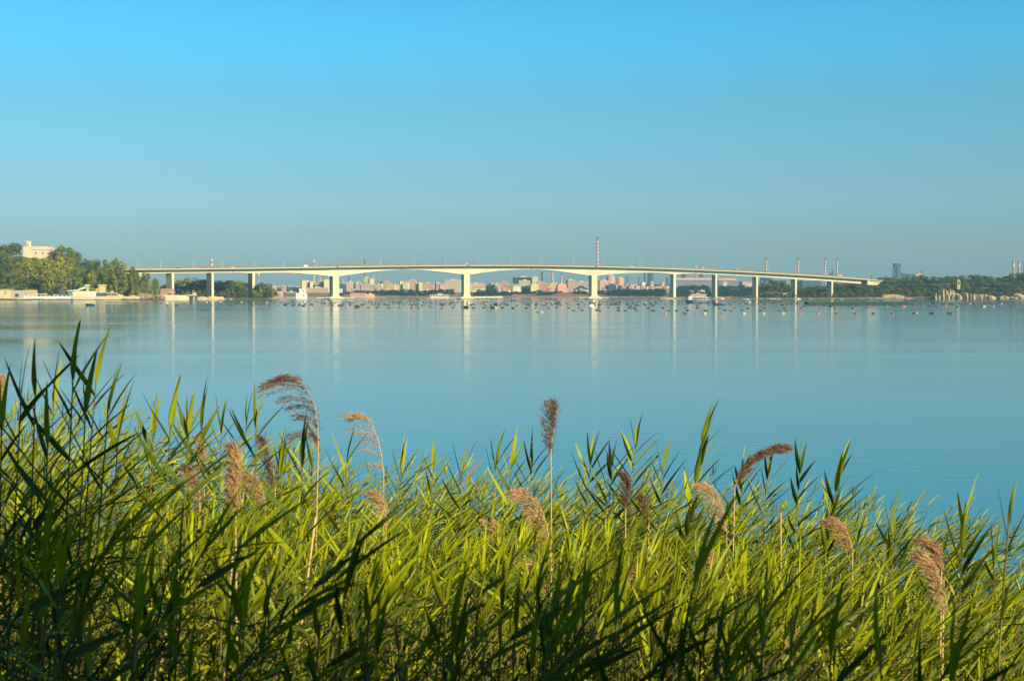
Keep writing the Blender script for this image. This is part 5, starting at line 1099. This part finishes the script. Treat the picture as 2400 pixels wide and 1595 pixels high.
# close reeds low in the picture, out of focus
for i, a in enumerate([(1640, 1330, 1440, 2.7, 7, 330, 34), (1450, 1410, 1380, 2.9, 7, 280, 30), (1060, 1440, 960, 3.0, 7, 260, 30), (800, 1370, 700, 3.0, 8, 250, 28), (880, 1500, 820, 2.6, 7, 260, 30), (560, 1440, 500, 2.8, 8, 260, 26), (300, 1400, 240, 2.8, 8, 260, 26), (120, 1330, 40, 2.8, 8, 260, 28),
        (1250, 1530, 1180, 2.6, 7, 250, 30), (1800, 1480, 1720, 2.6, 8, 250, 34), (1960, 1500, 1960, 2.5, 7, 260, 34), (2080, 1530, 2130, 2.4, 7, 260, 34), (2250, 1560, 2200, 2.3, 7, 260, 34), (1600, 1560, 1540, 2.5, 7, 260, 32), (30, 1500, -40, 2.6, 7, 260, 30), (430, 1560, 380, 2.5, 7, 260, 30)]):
    hero(a[0], a[1] + 40, a[2], a[3], a[4], a[5] * .75, a[6] * .62, None, .35, seed=80 + i, ang=(24, 66), wb=.8, shade_share=.6, sr=.005)

def plume(pts, Y, c, blen, comp, stem, label, seed=0, nb=16, spk=30, side=-1, leaves=3, thick=1.0):
    """pts: rachis in photo pixels from base to tip; stem: pixel column where it meets the ground"""
    r = random.Random(seed + 500); s = Y / FP; P = [at(x, y, Y) for x, y in pts]; Bp = Vector((atx(stem, Y), Y, bank(Y) - .05))
    m_ = {'b': M_PLB, 't': M_PLT}[c]
    e = empty('reed_plume', Bp, 0, label, 'reed plume')
    P = [p - Bp for p in P]
    def rc(t):
        f = t * (len(P) - 1); i = min(int(f), len(P) - 2); u = f - i
        p0, p1, p2, p3 = P[max(i - 1, 0)], P[i], P[i + 1], P[min(i + 2, len(P) - 1)]
        return .5 * ((2 * p1) + (p2 - p0) * u + (2 * p0 - 5 * p1 + 4 * p2 - p3) * u * u + (3 * p1 - p0 - 3 * p2 + p3) * u ** 3)
    st = MB(); k0 = P[0]; mid = Vector((k0.x * .55, 0, k0.z * .5))
    cs = [Vector((0, 0, 0)), mid * .5, mid, (mid + k0) / 2 + Vector((k0.x * .04, 0, 0)), k0] + [rc(t) for t in (.2, .4, .6, .8, 1)]
    st.tube(cs, [.0055, .0055, .005, .0048, .0042, .0032, .0026, .002, .0016, .001], 5); st.build('stem', M_STRAW, e, smooth=True)
    b = MB(); W3 = Vector((side, 0, 0))
    for i in range(nb):
        t = .02 + .97 * (i / (nb - 1)); p = rc(t); tg = (rc(min(1, t + .03)) - rc(max(0, t - .03))).normalized()
        L = blen * s * (.35 + .9 * math.sin(math.pi * (.18 + .72 * t)) ** 1.2) * r.uniform(.7, 1.15)
        for q_ in range(2):
            d = (tg * (1.2 + comp * 2.2) + W3 * r.uniform(.2, 1.0) * (1 - comp * .6) + Vector((0, r.uniform(-.7, .7) * (1 - comp * .5), r.uniform(-.1, .3)))).normalized(); pos = p.copy(); ns = int(spk * .5)
            for k in range(ns):
                f = k / ns; pos = pos + d * (L / ns)
                d = (d + (W3 * .9 * (1 - comp) + Vector((0, 0, -.75 * (1 - comp)))) * (1.7 / ns)).normalized()
                rad = .0085 * thick * (1 - .5 * f) * (1 + s * 120)
                for z_ in range(3):
                    o_ = Vector((r.gauss(0, rad), r.gauss(0, rad), r.gauss(0, rad)))
                    dd = (d + Vector((r.gauss(0, .3), r.gauss(0, .3), r.gauss(0, .3)))).normalized(); wv = dd.orthogonal().normalized(); wv = Matrix.Rotation(r.uniform(0, 6.28), 3, dd) @ wv
                    l_ = r.uniform(.018, .034) * thick; w_ = r.uniform(.0010, .0022) * thick; q0 = pos + o_
                    b.add([q0 - wv * w_, q0 + wv * w_, q0 + dd * l_ + wv * w_ * .4, q0 + dd * l_ - wv * w_ * .4], [(0, 1, 2, 3)])
    b.build('seed_head', m_, e)
    if leaves:
        l = MB()
        for k in range(leaves):
            t = r.uniform(.45, .92); p = Vector((mid.x + (k0.x - mid.x) * (t - .45) / .55, 0, k0.z * t)); a = r.choice([-1, 1])
            leaf(l, p, Vector((a * .5 + .3, r.uniform(-.3, .3), 1)), Vector((r.uniform(-.3, .3), 1, 0)), r.uniform(.25, .4), .02, .3, r.choice([0, 1, 2]), r)
        l.build('foliage', LM, e, smooth=True)
    return e
pe = plume([(746, 1040), (745, 1000), (741, 965), (733, 935), (720, 910), (704, 893), (684, 886)], 7.2, 'b', 92, .05, 700, 'large dark drooping reed plume on an arched stem, the highest plume at left', 1, nb=9, spk=56)
l = MB(); q_ = at(750, 1060, 7.2) - pe.location; leaf(l, q_, Vector((-.32, 0, 1)), Vector((.9, .3, .3)), .27, .03, .25, 0, rnd, wind=-.6); l.build('sheath_leaf', [M_PLB], pe, smooth=True)
plume([(899, 1110), (893, 1060), (884, 1025), (872, 995), (858, 978), (848, 974)], 9.5, 't', 60, .15, 892, 'pale tan reed plume with branches swept left, right of the dark drooping plume', 2, nb=10, spk=38)
plume([(1291, 1064), (1294, 1030), (1299, 1000), (1305, 966)], 9, 'b', 50, .62, 1305, 'upright brown reed plume on a pale stem, standing highest in the middle', 3, nb=14, spk=30, leaves=2)
plume([(1722, 1140), (1735, 1108), (1757, 1080), (1785, 1062), (1812, 1049)], 9, 'b', 66, .55, 1700, 'brown reed plume leaning far right over the water', 4, nb=20, spk=44, side=.7)
plume([(1703, 1245), (1697, 1210), (1688, 1175), (1672, 1150), (1662, 1140)], 9, 't', 40, .35, 1712, 'tan drooping reed plume below the brown leaning one', 5, nb=14)
plume([(1998, 1296), (1992, 1265), (1980, 1238), (1962, 1222)], 8, 't', 46, .35, 2000, 'fluffy tan reed plume standing clear against the water at right', 6, nb=16, spk=34)
plume([(2206, 1340), (2204, 1310), (2196, 1285), (2178, 1270)], 6, 't', 38, .5, 2210, 'upper brown reed plume near the right side', 7, nb=14)
plume([(2210, 1440), (2208, 1380), (2190, 1330), (2165, 1300)], 5.5, 't', 34, .45, 2214, 'brown reed plume directly below the upper brown one near the right side', 8, nb=14)
plume([(645, 1150), (642, 1110), (634, 1070), (622, 1036)], 9, 'b', 36, .6, 640, 'brown reed plume rising among leaves left of the dark drooping plume', 10, nb=13)
plume([(622, 1190), (618, 1160), (606, 1130), (590, 1115)], 8.5, 't', 46, .35, 620, 'tan reed plume low among leaves at left of centre', 11, nb=13)
plume([(1292, 1330), (1286, 1260), (1268, 1190), (1232, 1152)], 8, 't', 54, .2, 1290, 'large loose tan reed plume in the middle, below the upright brown one', 12, nb=18, spk=36)
plume([(1284, 1440), (1282, 1390), (1270, 1340), (1250, 1320)], 7.5, 't', 50, .4, 1270, 'tan reed plume lowest in the middle of the bed', 13, nb=12)
plume([(478, 1110), (480, 1080), (482, 1055), (480, 1035)], 9.5, 't', 34, .5, 478, 'short tan reed plume at left, behind green leaves', 14, nb=12)
plume([(468, 1170), (466, 1140), (456, 1110), (446, 1098)], 8, 't', 30, .4, 470, 'short dark reed plume at left below the tan one', 15, nb=12)
plume([(1466, 1195), (1472, 1165), (1476, 1140), (1468, 1118)], 9, 'b', 30, .6, 1470, 'small reddish reed plume under the fanned reed', 16, nb=12)
plume([(1520, 1235), (1521, 1210), (1519, 1190), (1514, 1172)], 9, 'b', 28, .6, 1522, 'small reddish reed plume left of the tallest leaning reed', 17, nb=11)
plume([(-4, 985), (2, 955), (6, 925), (8, 902)], 6.5, 't', 36, .6, -8, 'brown reed plume cut by the left edge', 18, nb=12)
plume([(552, 1200), (556, 1150), (560, 1100), (556, 1062)], 4.8, 't', 36, .6, 552, 'dark blurred reed plume close to the camera at left', 20, nb=12)
plume([(1534, 1420), (1530, 1385), (1520, 1355), (1500, 1338)], 7, 't', 52, .35, 1536, 'tan reed plume low in the right half', 21, nb=13)
plume([(1700, 1390), (1698, 1360), (1690, 1325), (1676, 1300)], 7.5, 't', 44, .4, 1702, 'tan reed plume low, directly under the drooping tan one', 22, nb=13)
plume([(1583, 1400), (1582, 1360), (1580, 1330), (1572, 1305)], 8, 'b', 36, .5, 1584, 'thin brown reed plume low in the right half', 24, nb=12)
plume([(905, 1240), (904, 1210), (900, 1180), (890, 1160)], 8.5, 't', 36, .4, 906, 'short tan reed plume below the pale swept one', 25, nb=12)
plume([(1176, 1290), (1174, 1262), (1168, 1236), (1156, 1220)], 8.5, 't', 36, .4, 1178, 'short tan reed plume left of the large loose one', 26, nb=12)
# bare straw stems in the shade at the bottom left
DR = []
for i, (xa, ya, xb, yb, Y) in enumerate([(740, 1210, 690, 1560, 5.5), (545, 1300, 528, 1520, 5), (400, 1440, 368, 1560, 4.6), (180, 1390, 215, 1590, 3.6), (250, 1470, 200, 1595, 4.4), (1100, 1400, 1070, 1590, 5), (390, 1500, 360, 1620, 4.4), (1830, 1200, 1828, 1560, 7)]):
    A_, B_ = at(xa, ya, Y), at(xb, yb, Y); d_ = (B_ - A_); k_ = (A_.z - bank(Y)) / max(.05, (A_.z - B_.z)); G_ = A_ + d_ * k_
    e = empty('dry_reed', G_, 0, 'bare straw-coloured reed', 'dry reed', 'bare straw-coloured reeds'); DR.append(e); b = MB()
    b.tube([(0, 0, 0), (A_ - G_) * .5 + Vector((.01, 0, 0)), A_ - G_], [.006, .0055, .004], 6); b.build('stem', M_STRAW, e, smooth=True)
    n_ = MB()
    for t_ in (.2, .45, .7): c_ = (A_ - G_) * t_; n_.tube([c_ - Vector((0, 0, .006)), c_, c_ + Vector((0, 0, .006))], [.0055, .0075, .0055], 6)
    n_.build('node', M_STRAW, e)
ordered(DR, '%s bare straw-coloured reed from the left among the shaded reeds')
for g_ in {o['group'] for o in bpy.data.objects if str(o.get('group', '')).startswith('reeds ')}:
    if ', ' in g_: ordered([o for o in bpy.data.objects if o.get('group') == g_], '%s reed from the left' + g_[5:].replace('closest to the viewer', ', nearest rank').replace(' in the second rank', ', second rank').replace(' ,', ',') )
ordered(HR, '%s taller leafy reed from the left among those over the water')
# unseen trees and shrubs added behind the viewer to shade the nearest reeds
tree(3.7, -2.4, 5.0, 7.8, 4.0, 'dense', 'dark', 'unseen slim tree on the bank behind the viewer, shading the nearest reeds', 'tree')
for x_, y_, h_, lb_ in ((2.7, -1.5, 3.5, 'nearest'), (3.9, -1.3, 3.7, 'middle'), (5.1, -1.7, 3.8, 'farthest')): tree(x_, y_, 5.05, h_, 1.9, 'dense', 'dark', lb_ + ' of three unseen shade shrubs added behind the viewer', 'shrub', None, 'shrub')
tree(-3.6, -3.6, 5.2, 9.5, 6.5, 'dense', 'dark', 'unseen tree added behind the viewer to the left to block skylight', 'tree')
tree(0.4, -6.6, 5.3, 9.0, 6.0, 'dense', 'dark', 'unseen tree added straight behind the viewer to block skylight', 'tree')

# ------------------------------------------------------------------ haze
hb = MB(); hb.box(-8900, 8900, -60, 9300, -3, 236)
M_H = bpy.data.materials.new('haze_air'); M_H.use_nodes = True; n = M_H.node_tree; n.nodes.remove(n.nodes['Principled BSDF'])
pv = n.nodes.new('ShaderNodeVolumePrincipled'); pv.inputs['Color'].default_value = (0.30, 0.68, 1.0, 1); pv.inputs['Density'].default_value = 0.000085; pv.inputs['Anisotropy'].default_value = 0.0
n.links.new(pv.outputs[0], n.nodes['Material Output'].inputs['Volume'])
tag(hb.build('haze', M_H), kind='stuff')
